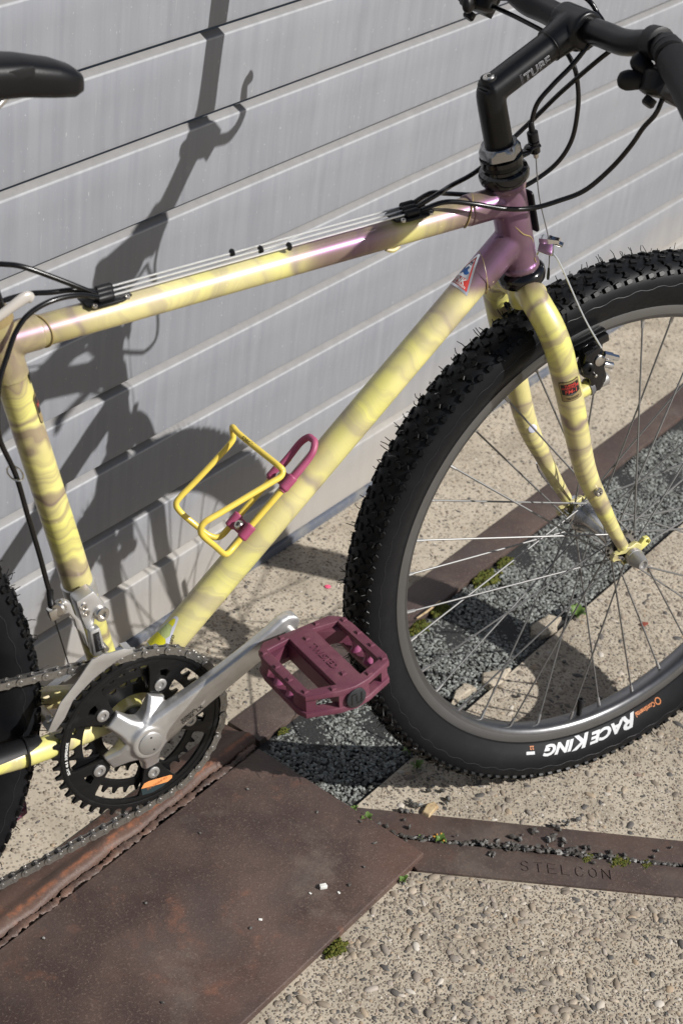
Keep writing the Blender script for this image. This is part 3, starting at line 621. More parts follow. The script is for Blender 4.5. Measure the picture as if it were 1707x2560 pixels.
for (x, y), s_, lb in [((.2525, -.0620), .0026, 'tiny pale flake just right of the white chip'), ((.2225, -.0490), .0022, 'tiny pale flake left of the white chip'), ((.152, -.058), .003, 'tiny pale sliver low on the cover plate')]:
    o = mk('pale_flake', bevelled(box((0, 0, .0005), (s_ * 1.4, s_, .001)), .0003, 1), MAT['chipw']); o.location = (*gh((x, y)), .0086); o.rotation_euler = (0, 0, RNG.uniform(0, 3)); tag(o, lb, 'flake', 'flakes on the plate')
o = mk('pink_petal', lathe([(0, .003), (.0005, .0045), (.0012, .003)], (*gh((.5514, .4264)), .0008), (0, 0, 1), 9), MAT['pink']); tag(o, 'bright pink speck on the concrete between crank and shutter', 'speck')
o = mk('dry_leaf', xf((ICO1[0], ICO1[1].tolist()), [[.008, 0, 0, .905], [0, .0045, 0, .185], [0, 0, .0016, .002], [0, 0, 0, 1]]), MAT['leafred']); tag(o, 'small dry red leaf on the slab seen through the spokes', 'leaf')
o = mk('dry_twig', sweep([(.615, .325, .005), (.640, .331, .008), (.668, .345, .005)], [.0012, .0016, .0008], 6, 4), MAT['wood']); tag(o, 'short dry twig on the shutter-side edge bar', 'twig')

# ------------------------------------------------------------------ the bicycle (x forward, y to its left, z up; leans towards the shutter)
bike = empty('bicycle', None, (.00121, .0050, .0008)); bike.rotation_mode = 'QUATERNION'
_rv = Vector((-.07914, .00214, -.0039)); bike.rotation_quaternion = Matrix.Rotation(_rv.length, 3, _rv.normalized()).to_quaternion(); bike.scale = (.9778, .9988, 1.0018)
tag(bike, 'mountain bike with marbled yellow and purple frame leaning towards the grey shutter', 'bicycle')
BB = A([0, 0, .3003]); HUB = A([.63059, 0, .34194]); RHUB = A([-.428, 0, .342])
HAX = nrm((-.3267, 0, .9451))                   # steering axis, up
def hx(z): return A([.4256 + (.7847 - z) * .3457, 0, z])
DTD = nrm((.718, 0, .696)); STD = nrm((-.0582, 0, .2102)); TT0 = A([-.118, 0, .7150]); TT1 = A([.438, 0, .7683])
def part(name): return empty(name, bike)
def mirror_pair(name, VF, mat, parent, **kw):
    mk(name, VF, mat, parent, **kw); mk(name, mirror_y(VF), mat, parent, **kw)
def screw(name, p, d, r, h, parent, mat=None, hexr=.5, n=18):
    """socket head screw: head with a dark hexagon recess"""
    d = nrm(d); p = A(p, float)
    prof = [(0, r), (h * .75, r), (h, r * .86), (h, r * hexr), (h * .45, r * hexr * .92), (h * .45, .0001)]
    return mk(name, lathe(prof, p, d, n), mat or MAT['bolt'], parent)

# ---- frame
fr = part('frame')
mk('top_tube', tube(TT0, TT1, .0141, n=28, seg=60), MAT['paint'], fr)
mk('down_tube', tube(BB, BB + DTD * .600, .0160, n=28, seg=60), MAT['paint'], fr)
STTOP = BB + STD * .455
mk('seat_tube', tube(BB, STTOP, .0150, n=28, seg=50), MAT['paint_seat'], fr)
ht0, ht1 = hx(.6935), hx(.7885)
tt_l = nrm(TT1 - TT0)
lugs = join(tube(ht0, ht1, .0186, n=32), tube(ht0 - HAX * .0, ht0 + HAX * .006, .0205, n=32), tube(ht1 - HAX * .006, ht1, .0205, n=32),
            tube(hx(.7683) - tt_l * .052, hx(.7683), .0156, n=28), tube(hx(.7295) - DTD * .058, hx(.7295), .0173, n=28))
fuse(lugs, .0012, 'head_lug', MAT['paint_lug'], fr, 5)
# raised lug lines: fine beads where the lugs end
def lugline(name, a, d, r, amp, ph, rr=.0008, closed=True, mat='gold'):
    s = A([0, -1, 0]); up = np.cross(s, d); up = up if up[2] > 0 else -up; P = []
    for t in np.linspace(0, 2 * np.pi, 33)[:-1]: P.append(A(a) + d * amp * math.cos(t - ph) + r * (s * math.cos(t) + up * math.sin(t)))
    return mk(name, sweep(P, rr, 6, 2, closed=True), MAT['lugline'], fr)
MAT['lugline'] = simple('lug_edge_gold', (.30, .22, .09), .4, 0, .5)
lugline('lug_edge', hx(.7683) - tt_l * .050, tt_l, .0150, .010, 2.6); lugline('lug_edge', hx(.7295) - DTD * .050, DTD, .0166, .013, 2.2)
mk('lug_edge', sweep([hx(.742) + A([-.010, -.0160, .004]), hx(.7375) + A([-.002, -.0187, 0]), hx(.733) + A([.007, -.0175, 0]), hx(.725) + A([.0125, -.0137, 0])], .0007, 6, 5), MAT['lugline'], fr)
mk('lug_edge', sweep([hx(.709) + A([.0085, -.0170, 0]), hx(.704) + A([.0095, -.0165, 0]), hx(.703) + A([.0135, -.0130, 0]), hx(.706) + A([.0175, -.0062, 0]), hx(.709) + A([.0187, .002, 0])], .0007, 6, 5), MAT['lugline'], fr)
mk('lug_edge', sweep([hx(.786) + A([.0085, -.0178, 0]), hx(.789) + A([.011, -.0163, 0]), hx(.7885) + A([.0155, -.0115, 0]), hx(.7855) + A([.0145, -.0128, 0]), hx(.786) + A([.0085, -.0178, 0])], .0006, 6, 5), MAT['lugline'], fr)
# seat lug and bottom bracket
sl = BB + STD * .4325
fuse(join(tube(BB + STD * .395, STTOP + STD * .004, .0162, n=28), tube(TT0, TT0 + tt_l * .040, .0155, n=28), tube(STTOP + A([-.020, 0, -.004]), STTOP + A([-.004, 0, -.001]), .008)), .0013, 'seat_lug', MAT['paint_lug'], fr, 5)
lugline('lug_edge', TT0 + tt_l * .040, tt_l, .0148, .006, 0.)
fuse(join(lathe([(-.036, .0205), (.036, .0205)], BB, (0, 1, 0), 36), tube(BB, BB + DTD * .045, .0178), tube(BB, BB + STD * .042, .0168)), .0014, 'bottom_bracket_shell', MAT['paint_lug'], fr, 4)
for sg in (-1, 1):
    cs = [(-.012, sg * .022, .301), (-.07, sg * .036, .3055), (-.14, sg * .050, .3125), (-.30, sg * .060, .3290), (-.421, sg * .0665, .3415)]
    mk('chainstay', sweep(cs, [.0115, .0118, .0112, .0095, .0080], 18, 8), MAT['paint'], fr)
    mk('seatstay', sweep([STTOP + A([-.010, sg * .012, -.012]), STTOP + A([-.04, sg * .030, -.055]), (-.24, sg * .045, .575), (-.425, sg * .0665, .350)], [.0085, .0085, .008, .007], 16, 8), MAT['paint'], fr)
    mk('rear_dropout', bevelled(box((-.427, sg * .0665, .344), (.030, .006, .034)), .002), MAT['paint'], fr)
mk('chainstay_bridge', sweep([(-.075, -.034, .304), (-.075, .034, .304)], .0065, 14, 3), MAT['paint_lug'], fr)
# black rubber guard strapped round the near chainstay
S = []
for x, rr, op in [(-.104, .0132, 1.5), (-.110, .0140, 1.9), (-.122, .0146, 2.3), (-.16, .0150, 2.5), (-.24, .0148, 2.5), (-.34, .014, 2.5)]:
    f = (x + .012) / (-.421 + .012); c = A([x, -(.022 + .045 * min(1, f * 1.75) ** .8), .301 + .0405 * f + .0005]); th = np.linspace(math.pi / 2 + .45 - op * .62, math.pi / 2 + .45 + op * .62, 18)
    S.append([c + A([0, -math.cos(t) * rr, math.sin(t) * rr]) for t in th] + [c + A([0, -math.cos(t) * (rr - .0022), math.sin(t) * (rr - .0022)]) for t in th[::-1]])
mk('chainstay_guard', loft(S), MAT['plastic'], fr)
for x in (-.121, -.26):
    f = (x + .012) / (-.421 + .012); c = A([x, -(.022 + .045 * min(1, f * 1.75) ** .8), .301 + .0405 * f])
    mk('zip_tie', sweep([c + A([0.006 * math.cos(t) * .3, math.cos(t) * .0152, math.sin(t) * .0152]) for t in np.linspace(0, 2 * np.pi, 13)[:-1]], .0013, 6, 3, closed=True, squash=(1, 1.6)), MAT['plastic'], fr)

# ---- cable guides, bare wires and little rubber rings on the top tube
upn = A([-tt_l[2], 0, tt_l[0]])
def tt(s, y, h): return TT0 + tt_l * s + A([0, y, 0]) + upn * h
gd = part('cable_guide')
def guide(s0, par):
    mk('base', bevelled(xf(plate([[(-.022, -.010), (-.012, -.0155), (.012, -.0155), (.022, -.010), (.022, .010), (.012, .0155), (-.012, .0155), (-.022, .010)]], .0022, .0005), np.vstack([np.c_[np.c_[tt_l, (0, 1, 0), -upn], tt(s0, 0, .0150)], [0, 0, 0, 1]]), ), .0002, 1), MAT['plastic'], par)
    for y in (-.0085, 0, .0085): mk('cable_stop', lathe([(-.008, .0030), (-.007, .0040), (.006, .0040), (.008, .0028)], tt(s0 + (y * .4), y, .0190), tt_l, 14), MAT['plastic'], par)
    for q in (-.016, .016): screw('screw', tt(s0 + q, -.0125, .0150), upn + A([0, -.3, 0]), .0026, .0022, par)
guide(.432, gd); gd2 = part('cable_guide'); guide(.105, gd2)
MAT['wire'] = simple('bright_wire', (.72, .72, .71), .35, .7); wr = part('gear_wire')
for y in (-.0085, 0, .0085): mk('inner_wire', sweep([tt(.105, y, .0190), tt(.27, y, .0192), tt(.432, y, .0190)], .0010, 7, 2), MAT['wire'], wr)
for s0, y in ((.240, .0085), (.2655, 0.0), (.291, -.0085)): mk('rubber_ring', sweep([tt(s0, y, .0192) + A([0, math.cos(t) * .0023, 0]) + upn * math.sin(t) * .0023 for t in np.linspace(0, 2 * np.pi, 9)[:-1]], .0019, 8, 2, closed=True), MAT['plastic'], wr)
mk('cable_stop_stub', sweep([tt(.402, -.004, -.0135), tt(.41, -.004, -.0162), tt(.418, -.004, -.0138)], [.002, .0028, .002], 8, 3), MAT['paint_lug'], fr)

# ---- stickers
BBm = BB
def sticker(name, VF, a, d, r, ph, mat, lift, parent=None):
    V, F = VF; V = A(V, float).copy(); V[:, 2] = V[:, 2] * 0 + lift
    return mk(name, wrap_tube(subdiv_long((V, F), .004), a, d, r, ph), MAT[mat] if isinstance(mat, str) else mat, parent or fr, smooth=False)
dc = empty('shop_sticker', bike)
R0, PH = .0160, math.radians(97)
u0 = .5375
tri = lambda k, o=0.: [(-.0195 * k, .0 + o), (.0195 * k, .0 + o), (.0016 * k, .0405 * k + o), (-.0016 * k, .0405 * k + o)]
def on_dt(name, loops, mat, lift): return sticker(name, xf(plate(loops, 0.), np.vstack([np.c_[np.eye(3), [0, u0, 0]], [0, 0, 0, 1]])), BB, DTD, R0, PH, mat, lift, dc)
on_dt('foil', [tri(1.)], 'silver', .00025)
on_dt('red_border', [[(-.0162, .0035), (.0162, .0035), (0, .0375)], [(-.0136, .0052), (.0136, .0052), (0, .0338)]], 'red', .0004)
on_dt('red_band', [[(-.0166, .0026), (.0166, .0026), (.0122, .0122), (-.0122, .0122)]], 'red', .00045)
fl = np.diag([-1., 1., 1., 1.])
def txt(s, size, x, y, **kw): V, F = text(s, size, **kw); V = V.copy(); V[:, 0] = -(V[:, 0] + x); V[:, 1] += y; return V, [tuple(reversed(f)) for f in F]
def on_dt2(name, VF, mat, lift): V, F = VF; V = V.copy(); V[:, 1] += u0; return sticker(name, (V, F), BB, DTD, R0, PH, mat, lift, dc)
on_dt2('lettering', txt('VINK', .0082, 0, .0060, align='CENTER', bold=.00025), 'white', .0006)
on_dt2('lettering', txt('LEERDAM-ASPEREN', .0030, 0, .0033, align='CENTER', bold=.00006), 'white', .0006)
bird = [(-.0075, .0155), (-.0060, .0142), (-.0040, .0162), (-.0012, .0168), (.0020, .0150), (.0052, .0160), (.0062, .0190), (.0030, .0200), (.0016, .0212), (.0020, .0232), (.0012, .0246), (-.0004, .0246), (-.0010, .0228), (-.0024, .0205), (-.0040, .0208), (-.0046, .0232), (-.0062, .0228), (-.0060, .0198), (-.0045, .0186), (-.0058, .0172)]
on_dt('bird', [[(-x, y) for x, y in bird]], 'blue', .0006)
on_dt('crown_mark', [[(-.0022, .0268), (.0022, .0268), (.0022, .0276), (-.0022, .0276)], [(-.0016, .0282), (.0016, .0282), (.0018, .0306), (.0006, .0294), (0, .0322), (-.0006, .0294), (-.0018, .0306)]], 'navy', .0006)
# maker's sticker low on the down tube (figure left out, plain colour fields kept)
dc = empty('maker_sticker', bike); u0 = .0660; PH = math.radians(78)
on_dt('backing', [[(-.0170, 0), (.0170, 0), (.0028, .0400), (0, .0412), (-.0028, .0400)]], 'lilac', .00025)
on_dt('colour_field', [[(.0165, .0012), (-.0125, .0012), (-.0118, .0100), (-.0060, .0165), (.0090, .0165)]], 'yellow', .0004)
on_dt('colour_field', [[(.0088, .0168), (-.0055, .0168), (-.0070, .0215), (-.0030, .0300), (.0050, .0300)]], 'pale', .0004)
on_dt('colour_field', [[(.0052, .0303), (-.0032, .0303), (-.0024, .0345), (.0000, .0380), (.0026, .0372)]], 'yellow', .0004)
V, F = text('CUSTOM', .0038, align='CENTER', bold=.00008); V = V.copy(); x_, y_ = V[:, 0].copy(), V[:, 1].copy(); ca, sa = math.cos(-1.18), math.sin(-1.18)
V[:, 0] = -(x_ * ca - y_ * sa) * 1 - .0108; V[:, 1] = (x_ * sa + y_ * ca) + .0175; on_dt2('lettering', (V, [tuple(reversed(f)) for f in F]), 'ink', .0006)
# oval tubing sticker on the seat tube
dc = empty('tubing_sticker', bike)
ov = lambda a, b, o=0.: [(a * math.cos(t), b * math.sin(t) + o) for t in np.linspace(0, 2 * np.pi, 29)[:-1]]
rr_ = lambda w_, h_, r_, ox=0, oy=0: [(ox + sx * (w_ - r_) + r_ * math.cos(a), oy + sy * (h_ - r_) + r_ * math.sin(a)) for sx, sy, a0 in ((1, 1, 0), (-1, 1, 90), (-1, -1, 180), (1, -1, 270)) for a in np.radians(np.linspace(a0, a0 + 90, 6))]
for lp, mt_, lf in (([rr_(.0080, .0150, .004)], 'ink', .00025), ([rr_(.0072, .0142, .0036)], 'gold', .0004), ([rr_(.0066, .0085, .002, 0, .0040)], 'ink', .00055)):
    sticker('print', xf(plate(lp, 0.), np.vstack([np.c_[np.eye(3), [0, .360, 0]], [0, 0, 0, 1]])), BB, STD, .0151, math.radians(66), mt_, lf, dc)
V, F = text('FM-1', .0058, align='CENTER', bold=.0002); V = V.copy(); V[:, 1] += .362; V[:, 0] *= -1
sticker('lettering', (V, [tuple(reversed(f)) for f in F]), BB, STD, .0151, math.radians(66), 'red', .0007, dc)
sticker('print', xf(plate([rr_(.0052, .0052, .002)], 0.), np.vstack([np.c_[np.eye(3), [0, .3915, 0]], [0, 0, 0, 1]])), BB, STD, .0163, math.radians(66), 'ink', .00025, dc)

# ---- headset and stem
MAT['nut'] = simple('lock_nut_steel', (.34, .34, .35), .22, 1., rvar=.1); hs = part('headset')
mk('lower_cup', lathe([(.000, .0190), (-.002, .0225), (-.0050, .0248), (-.0100, .0252), (-.0150, .0240), (-.0170, .0205), (-.0170, .016)], ht0 + HAX * .001, HAX, 40), MAT['blackgloss'], hs)
mk('upper_cup', lathe([(0, .0190), (.001, .0222), (.0045, .0248), (.0095, .0256), (.0135, .0243), (.0155, .0205), (.0185, .0198), (.0185, .016)], ht1 - HAX * .0005, HAX, 40), MAT['blackgloss'], hs)
mk('toothed_race', lathe([(.0185, .0190), (.0190, .0205), (.0235, .0205), (.0240, .0185)], ht1, HAX, 28), MAT['black'], hs)
def hexnut(o_, d, r, h, name, mat, par):
    u, b_, d = frame_of(d); S = []
    for a_, k, rd in ((0, .94, 0), (.0018, 1., 0), (h * .62, 1., 0), (h * .92, .93, 1), (h, .88, 1)):
        ring = []
        for t in np.arange(36) * 2 * np.pi / 36:
            q = (t + math.pi / 6) % (math.pi / 3) - math.pi / 6; hr = r / math.cos(q) * .93; hr = min(hr, r * 1.03) if not rd else r * .97
            ring.append(A(o_) + d * a_ + (u * math.cos(t) + b_ * math.sin(t)) * hr * k)
        S.append(ring)
    return mk(name, loft(S), mat, par, ang=25)
hexnut(ht1 + HAX * .0285, HAX, .0202, .0135, 'lock_nut', MAT['nut'], hs)
mk('hanger_washer', lathe([(.0240, .016), (.0240, .0215), (.0285, .0215), (.0285, .016)], ht1, HAX, 36), MAT['blackgloss'], hs)
hb = ht1 + HAX * .0262
hg = part('brake_cable_hanger')
HE = A([.4553, -.001, .8200])
S = [hb + A([.016, 0, 0]), hb + A([.030, -.001, .0015]), HE + A([-.006, 0, -.001]), HE + A([.0035, 0, .001])]
mk('arm', sweep(S, [.0105, .0065, .0068, .0066], 14, 5, squash=(.42, 1.)), MAT['blackgloss'], hg)
mk('boss', lathe([(-.0085, .0035), (-.007, .0052), (.0045, .0058), (.0055, .0045)], HE, HAX, 16), MAT['blackgloss'], hg)
mk('barrel_adjuster', lathe([(.0055, .0044), (.0060, .0056), (.0150, .0056), (.0158, .0044)], HE, HAX, 20), MAT['plastic'], hg)
mk('ferrule', lathe([(-.0135, .0018), (-.0125, .0027), (-.0085, .0030)], HE, HAX, 12), MAT['bolt'], hg)
stm = part('stem')
QT = hx(.8815) + A([.0025, 0, 0]); CL = A([.4885, 0, .9335])
fuse(join(sweep([hx(.775), hx(.83), hx(.872), QT], [.0142, .0143, .0143, .0146], 28, 4), tube(QT - nrm(CL - QT) * .006, CL - nrm(CL - QT) * .010, .0146, n=28), lathe([(-.0205, .0172), (-.018, .0190), (.018, .0190), (.0205, .0172)], CL, (0, 1, 0), 30),
          tube(CL - nrm(CL - QT) * .034, CL, .0160, .0190), box(CL + A([.004, 0, -.016]), (.018, .024, .012))), .0014, 'stem_body', MAT['black'], stm, 5)
sa = nrm(CL - QT)
mk('clamp_seam', sweep([CL - sa * .034 + (A([0, math.cos(t), 0]) + A([-sa[2], 0, sa[0]]) * math.sin(t)) * .0158 for t in np.linspace(0, 2 * np.pi, 25)[:-1]], .0004, 6, 2, closed=True), MAT['ink'], stm)
mk('bolt_pocket', lathe([(.0085, .0082), (.0136, .0082), (.0140, .0076), (.012, .007), (.012, .0001)], QT - A([.0010, 0, 0]), HAX, 24), MAT['darkhole'], stm)
screw('expander_bolt', QT + HAX * .0105 - A([.0010, 0, 0]), HAX, .0062, .0042, stm, hexr=.55)
def on_stem(VF, lift, mat, name='lettering'):
    V, F = VF; V = A(V, float).copy(); V[:, 2] = lift; V, F = subdiv_long((V, F), .003)
    s = A([0, -1, 0]); up = A([-sa[2], 0, sa[0]]); out = []
    for x, y, z in V:
        ph = y / .0150 - .12; out.append(QT + sa * x + (.0147 + z) * (s * math.cos(ph) + up * math.sin(ph)))
    return mk(name, (A(out), F), MAT[mat], stm, smooth=False)
V, F = text('TUBE', .0135, spacing=1.05, bold=.0003); V = V + A([.029, -.0052, 0]); on_stem((V, F), .0003, 'stemink')
V, F = text('TUBE', .0135, spacing=1.05, bold=-.0003); V = V + A([.029, -.0052, 0]); on_stem((V, F), .0005, 'black')
V, F = text('SYSTEM', .0040); V = V[:, [1, 0, 2]] * A([-1, 1, 1]) + A([.0275, -.0075, 0]); on_stem((V, F), .0003, 'greyink')

# ---- handlebar
hbp = part('handlebar')
barR = [(.4885, 0, .9335), (.4905, -.02, .9345), (.4890, -.045, .9362), (.4868, -.068, .9372), (.4858, -.085, .9405), (.4853, -.100, .9452), (.4851, -.115, .9492), (.4830, -.130, .9500), (.4775, -.148, .9465), (.4610, -.180, .9410), (.4280, -.230, .9380), (.3700, -.325, .9330)]
barL = [(x, -y, z) for x, y, z in barR[2:]]
rr = [.0127, .0127, .0127, .0125, .0121, .0117, .0113, .0111, .0111, .0111, .0111, .0111]
mk('bar', sweep(list(reversed(barR)) + barL, list(reversed(rr)) + rr[2:], 20, 6), MAT['black'], hbp)
def along_bar(pts, y):
    P = A(pts); i = np.argsort(P[:, 1]); P = P[i]; return A([np.interp(y, P[:, 1], P[:, k]) for k in range(3)])
for sg, bp_ in ((-1, barR), (1, barL)):
    q = lambda y: along_bar(bp_, sg * y)
    d = nrm(q(.26) - q(.15))
    mk('grip', sweep([q(.152), q(.154), q(.162), q(.20), q(.255), q(.317), q(.323), q(.324)], [.0125, .0158, .0164, .0154, .0152, .0160, .0150, .009], 24, 3), MAT['grip'], hbp)
    mk('grip_collar', lathe([(-.004, .0118), (-.003, .0148), (.011, .0152), (.012, .012)], q(.141), d, 24), MAT['grip'], hbp)
    bl = empty('brake_lever', bike)
    c = q(.118); mk('clamp', lathe([(-.008, .0128), (-.007, .0155), (.007, .0155), (.008, .0128)], c, nrm(q(.13) - q(.108)), 22), MAT['plastic'], bl)
    F0 = c + A([.020, sg * .004, -.008])
    mk('lever_body', sweep([c + A([.008, 0, -.003]), F0, F0 + A([.012, sg * .016, -.010])], [.010, .0095, .007], 14, 4), MAT['plastic'], bl)
    mk('lever_blade', sweep([F0 + A([.010, sg * .012, -.009]), F0 + A([.026, sg * .035, -.020]), F0 + A([.022, sg * .075, -.028]), F0 + A([-.008, sg * .120, -.032]), F0 + A([-.006, sg * .135, -.030])], [.0070, .0072, .0072, .0068, .0085], 12, 6, squash=(1, .75)), MAT['plastic'], bl)
    gs = empty('gear_shifter', bike)
    g0 = q(.136)
    pod = g0 + A([.004, sg * -.006, -.032]) if sg < 0 else g0 + A([.000, sg * .008, -.024])
    fuse(join(lathe([(-.013, .012), (-.010, .0185), (.007, .0190), (.012, .013)], pod, (.35, .2, 1), 22), xf(box((0, 0, 0), (.036, .022, .024)), np.vstack([np.c_[rotY(-.5), pod + A([.006, -.006 * -sg, -.003])], [0, 0, 0, 1]])), tube(g0, pod, .008)), .0014, 'shifter_body', MAT['plastic'], gs, 4)
    mk('clamp_band', lathe([(-.006, .0118), (-.005, .0142), (.005, .0142), (.006, .0118)], g0, d, 20), MAT['plastic'], gs)
    for k, (dx, dz, ln) in enumerate(((-.014, .016, .020), (-.026, .000, .018))):
        mk('thumb_lever', sweep([pod + A([.004, 0, -.004 + k * .004]), pod + A([dx * .6, sg * -.010, dz * .6]), pod + A([dx * .95, sg * -.016, dz * .95]), pod + A([dx * 1.2, sg * -.020, dz * 1.2]), pod + A([dx * 1.28, sg * -.0213, dz * 1.28])], [.0060, .0080, .0098, .0070, .0020], 14, 5, squash=(1, .62)), MAT['plastic'], gs)
    mk('cover_screw', lathe([(-.004, .006), (.002, .0065), (.004, .005)], pod + A([-.010, 0, -.017]), (-.6, 0, -.8), 14), MAT['plastic'], gs)
    if sg < 0: PODR = pod
    else: PODL = pod

# ---- cable housings
def housing(name, P, r=.00245): mk(name, sweep(P, r, 12, 8), MAT['housing'], bike)
g1e = lambda y: tt(.440, y, .0190)
housing('shift_cable', [g1e(-.0085), (.341, -.016, .7835), (.370, -.0255, .7805), (.403, -.032, .7735), (.431, -.038, .7725), (.454, -.048, .780), (.476, -.060, .792), (.487, -.080, .819), (.489, -.100, .847), (.4845, -.118, .871), (.4860, -.130, .888), PODR + A([.006, -.002, -.010])])
housing('brake_cable', [g1e(0), (.345, .004, .7835), (.373, .020, .783), (.417, .034, .789), (.463, .039, .816), (.482, .030, .839), (.493, .010, .868), (.507, -.030, .914), (.520, -.055, .938), (.522, -.085, .945), (.507, -.108, .940)])
housing('shift_cable', [g1e(.0085), (.345, .014, .7815), (.375, .028, .772), (.42, .036, .762), (.455, .036, .760), (.477, .030, .766), (.503, .020, .787), (.512, .010, .814), (.509, .003, .847), (.504, .002, .873), (.497, .006, .895), (.492, .030, .912), (.489, .08, .918), PODL + A([.004, -.008, -.004])])
housing('brake_cable', [HE + HAX * .0150, HE + HAX * .024 + A([.0005, 0, 0]), (.4490, -.005, .864), (.462, -.010, .883), (.478, -.015, .901), (.492, -.020, .922), (.511, -.014, .936), (.5125, -.002, .9445), (.508, .004, .953), (.505, .014, .957), (.503, .032, .957), (.508, .07, .953), (.516, .108, .944)])
mk('cable_sleeve', lathe([(.0155, .0029), (.017, .0033), (.026, .0031), (.027, .0026)], HE, HAX, 14), MAT['plastic'], bike)
housing('shift_cable', [tt(.098, -.0085, .0190), (-.047, -.014, .7525), (-.074, -.0185, .7540), (-.096, -.0205, .7470), (-.110, -.0230, .7340), (-.120, -.0260, .7150), (-.130, -.0310, .6940), (-.1345, -.0345, .6640), (-.1325, -.035, .641), (-.1170, -.0310, .602), (-.1055, -.0300, .556), (-.0950, -.0300, .514), (-.0885, -.0310, .483), (-.0855, -.0325, .4700)])
housing('brake_cable', [tt(.098, 0, .0190), (-.039, .001, .7525), (-.062, .005, .7640), (-.086, .010, .7750), (-.100, .015, .7780), (-.112, .019, .7770), (-.135, .022, .765), (-.17, .018, .73), (-.20, .005, .69)])
housing('shift_cable', [tt(.098, .0085, .0190), (-.040, .011, .7465), (-.060, .0125, .7470), (-.085, .020, .7455), (-.115, .0235, .735), (-.15, .030, .69), (-.22, .045, .60), (-.40, .06, .40)])
mk('cable_loop', sweep([A([-.1195, -.030, .6010]) + A([math.cos(t) * .0062, math.sin(t) * .0105, math.sin(t) * .002]) + A([.004, .004, 0]) for t in np.linspace(0, 2 * np.pi, 13)[:-1]], .0009, 6, 3, closed=True), MAT['bolt'], bike)

# ---- saddle and seat post
sp = part('seatpost')
mk('post', tube(STTOP - STD * .05, STTOP + STD * .20, .0132, n=24), MAT['black'], sp)
mk('clamp_collar', lathe([(-.004, .0165), (-.003, .0178), (.004, .0178), (.005, .0160)], STTOP, STD, 28), MAT['gold'], sp)
mk('release_lever', sweep([(-.1505, -.022, .7330), (-.138, -.030, .7480), (-.120, -.031, .7590), (-.104, -.030, .7665), (-.098, -.030, .7640)], [.0030, .0042, .0048, .0056, .0040], 12, 6, squash=(1, .6)), MAT['clear'], sp)
sad = part('saddle')
S = []
for x, hw, zt, th_ in [(-.0375, .004, .9365, .006), (-.040, .0115, .942, .016), (-.048, .0165, .948, .025), (-.065, .0195, .9545, .030), (-.095, .0210, .9610, .033), (-.13, .0245, .9650, .036), (-.17, .034, .9680, .038), (-.215, .052, .9710, .040), (-.255, .066, .976, .043), (-.285, .070, .980, .044), (-.302, .060, .9805, .034), (-.308, .040, .977, .018)]:
    ring = []
    for t in np.linspace(0, 2 * np.pi, 25)[:-1]:
        cy, cz = math.cos(t), math.sin(t); yy = hw * np.sign(cy) * abs(cy) ** .75
        zz = zt - th_ * .45 + (th_ * .45 * (abs(cz) ** .8) if cz > 0 else -th_ * .55 * abs(cz) ** .45)
        ring.append((x, yy, zz))
    S.append(ring)
mk('cover', loft(S), simple('saddle_vinyl', (.0045, .0045, .0055), .36, 0, .30, rvar=.1, bump=(500, .15, .0005)), sad, ang=60)
for sg in (-1, 1): mk('rail', sweep([(-.105, sg * .010, .934), (-.135, sg * .018, .918), (-.20, sg * .022, .905), (-.27, sg * .030, .930)], .0035, 10, 5), MAT['chrome'], sad)
mk('logo_panel', xf(plate([rr_(.012, .0045, .003)], .0008, .0002), [[1, 0, 0, -.100], [0, 0, 1, -.0212], [.12, 1, 0, .951], [0, 0, 0, 1]]), MAT['grip'], sad)

# ---- fork, steered a little towards the viewer
STEER = Matrix.Translation((.58993, 0, .32792)) @ Matrix.Rotation(-.0697, 4, Vector((-math.cos(math.radians(71)), 0, math.sin(math.radians(71))))) @ Matrix.Translation((-.58993, 0, -.32792))
def steered(name): o = empty(name, bike); o.matrix_local = STEER; return o
fk = steered('fork')
fx = hx(.672)
bl = [(.4640, -.010, .6700), (.4585, -.0250, .6715), (.4600, -.0385, .6640), (.4680, -.0500, .6470), (.4790, -.0560, .6230), (.4890, -.0575, .5980), (.5035, -.0575, .5624), (.5390, -.0570, .4735), (.5715, -.0562, .4207), (.5950, -.0556, .3850), (.6150, -.0552, .3570)]
br = [.0150, .0150, .0150, .0150, .0148, .0146, .0144, .0122, .0098, .0080, .0068]
mk('fork_blade', sweep(bl, br, 24, 8), MAT['paint_fork'], fk); mk('fork_blade', mirror_y(sweep(bl, br, 24, 8)), MAT['paint_fork'], fk)
fuse(join(tube(fx + HAX * .012, fx - HAX * .020, .0172, n=28), tube(fx + A([.002, .022, -.004]), fx + A([.002, -.022, -.004]), .0148)), .0013, 'crown', MAT['paint_lug'], fk, 5)
mk('crown_bolt_hole', lathe([(0, .0045), (.002, .0045), (.002, .003), (-.002, .003)], fx + A([-.0165, -.001, -.020]), (-.9, 0, -.3), 16), MAT['darkhole'], fk)
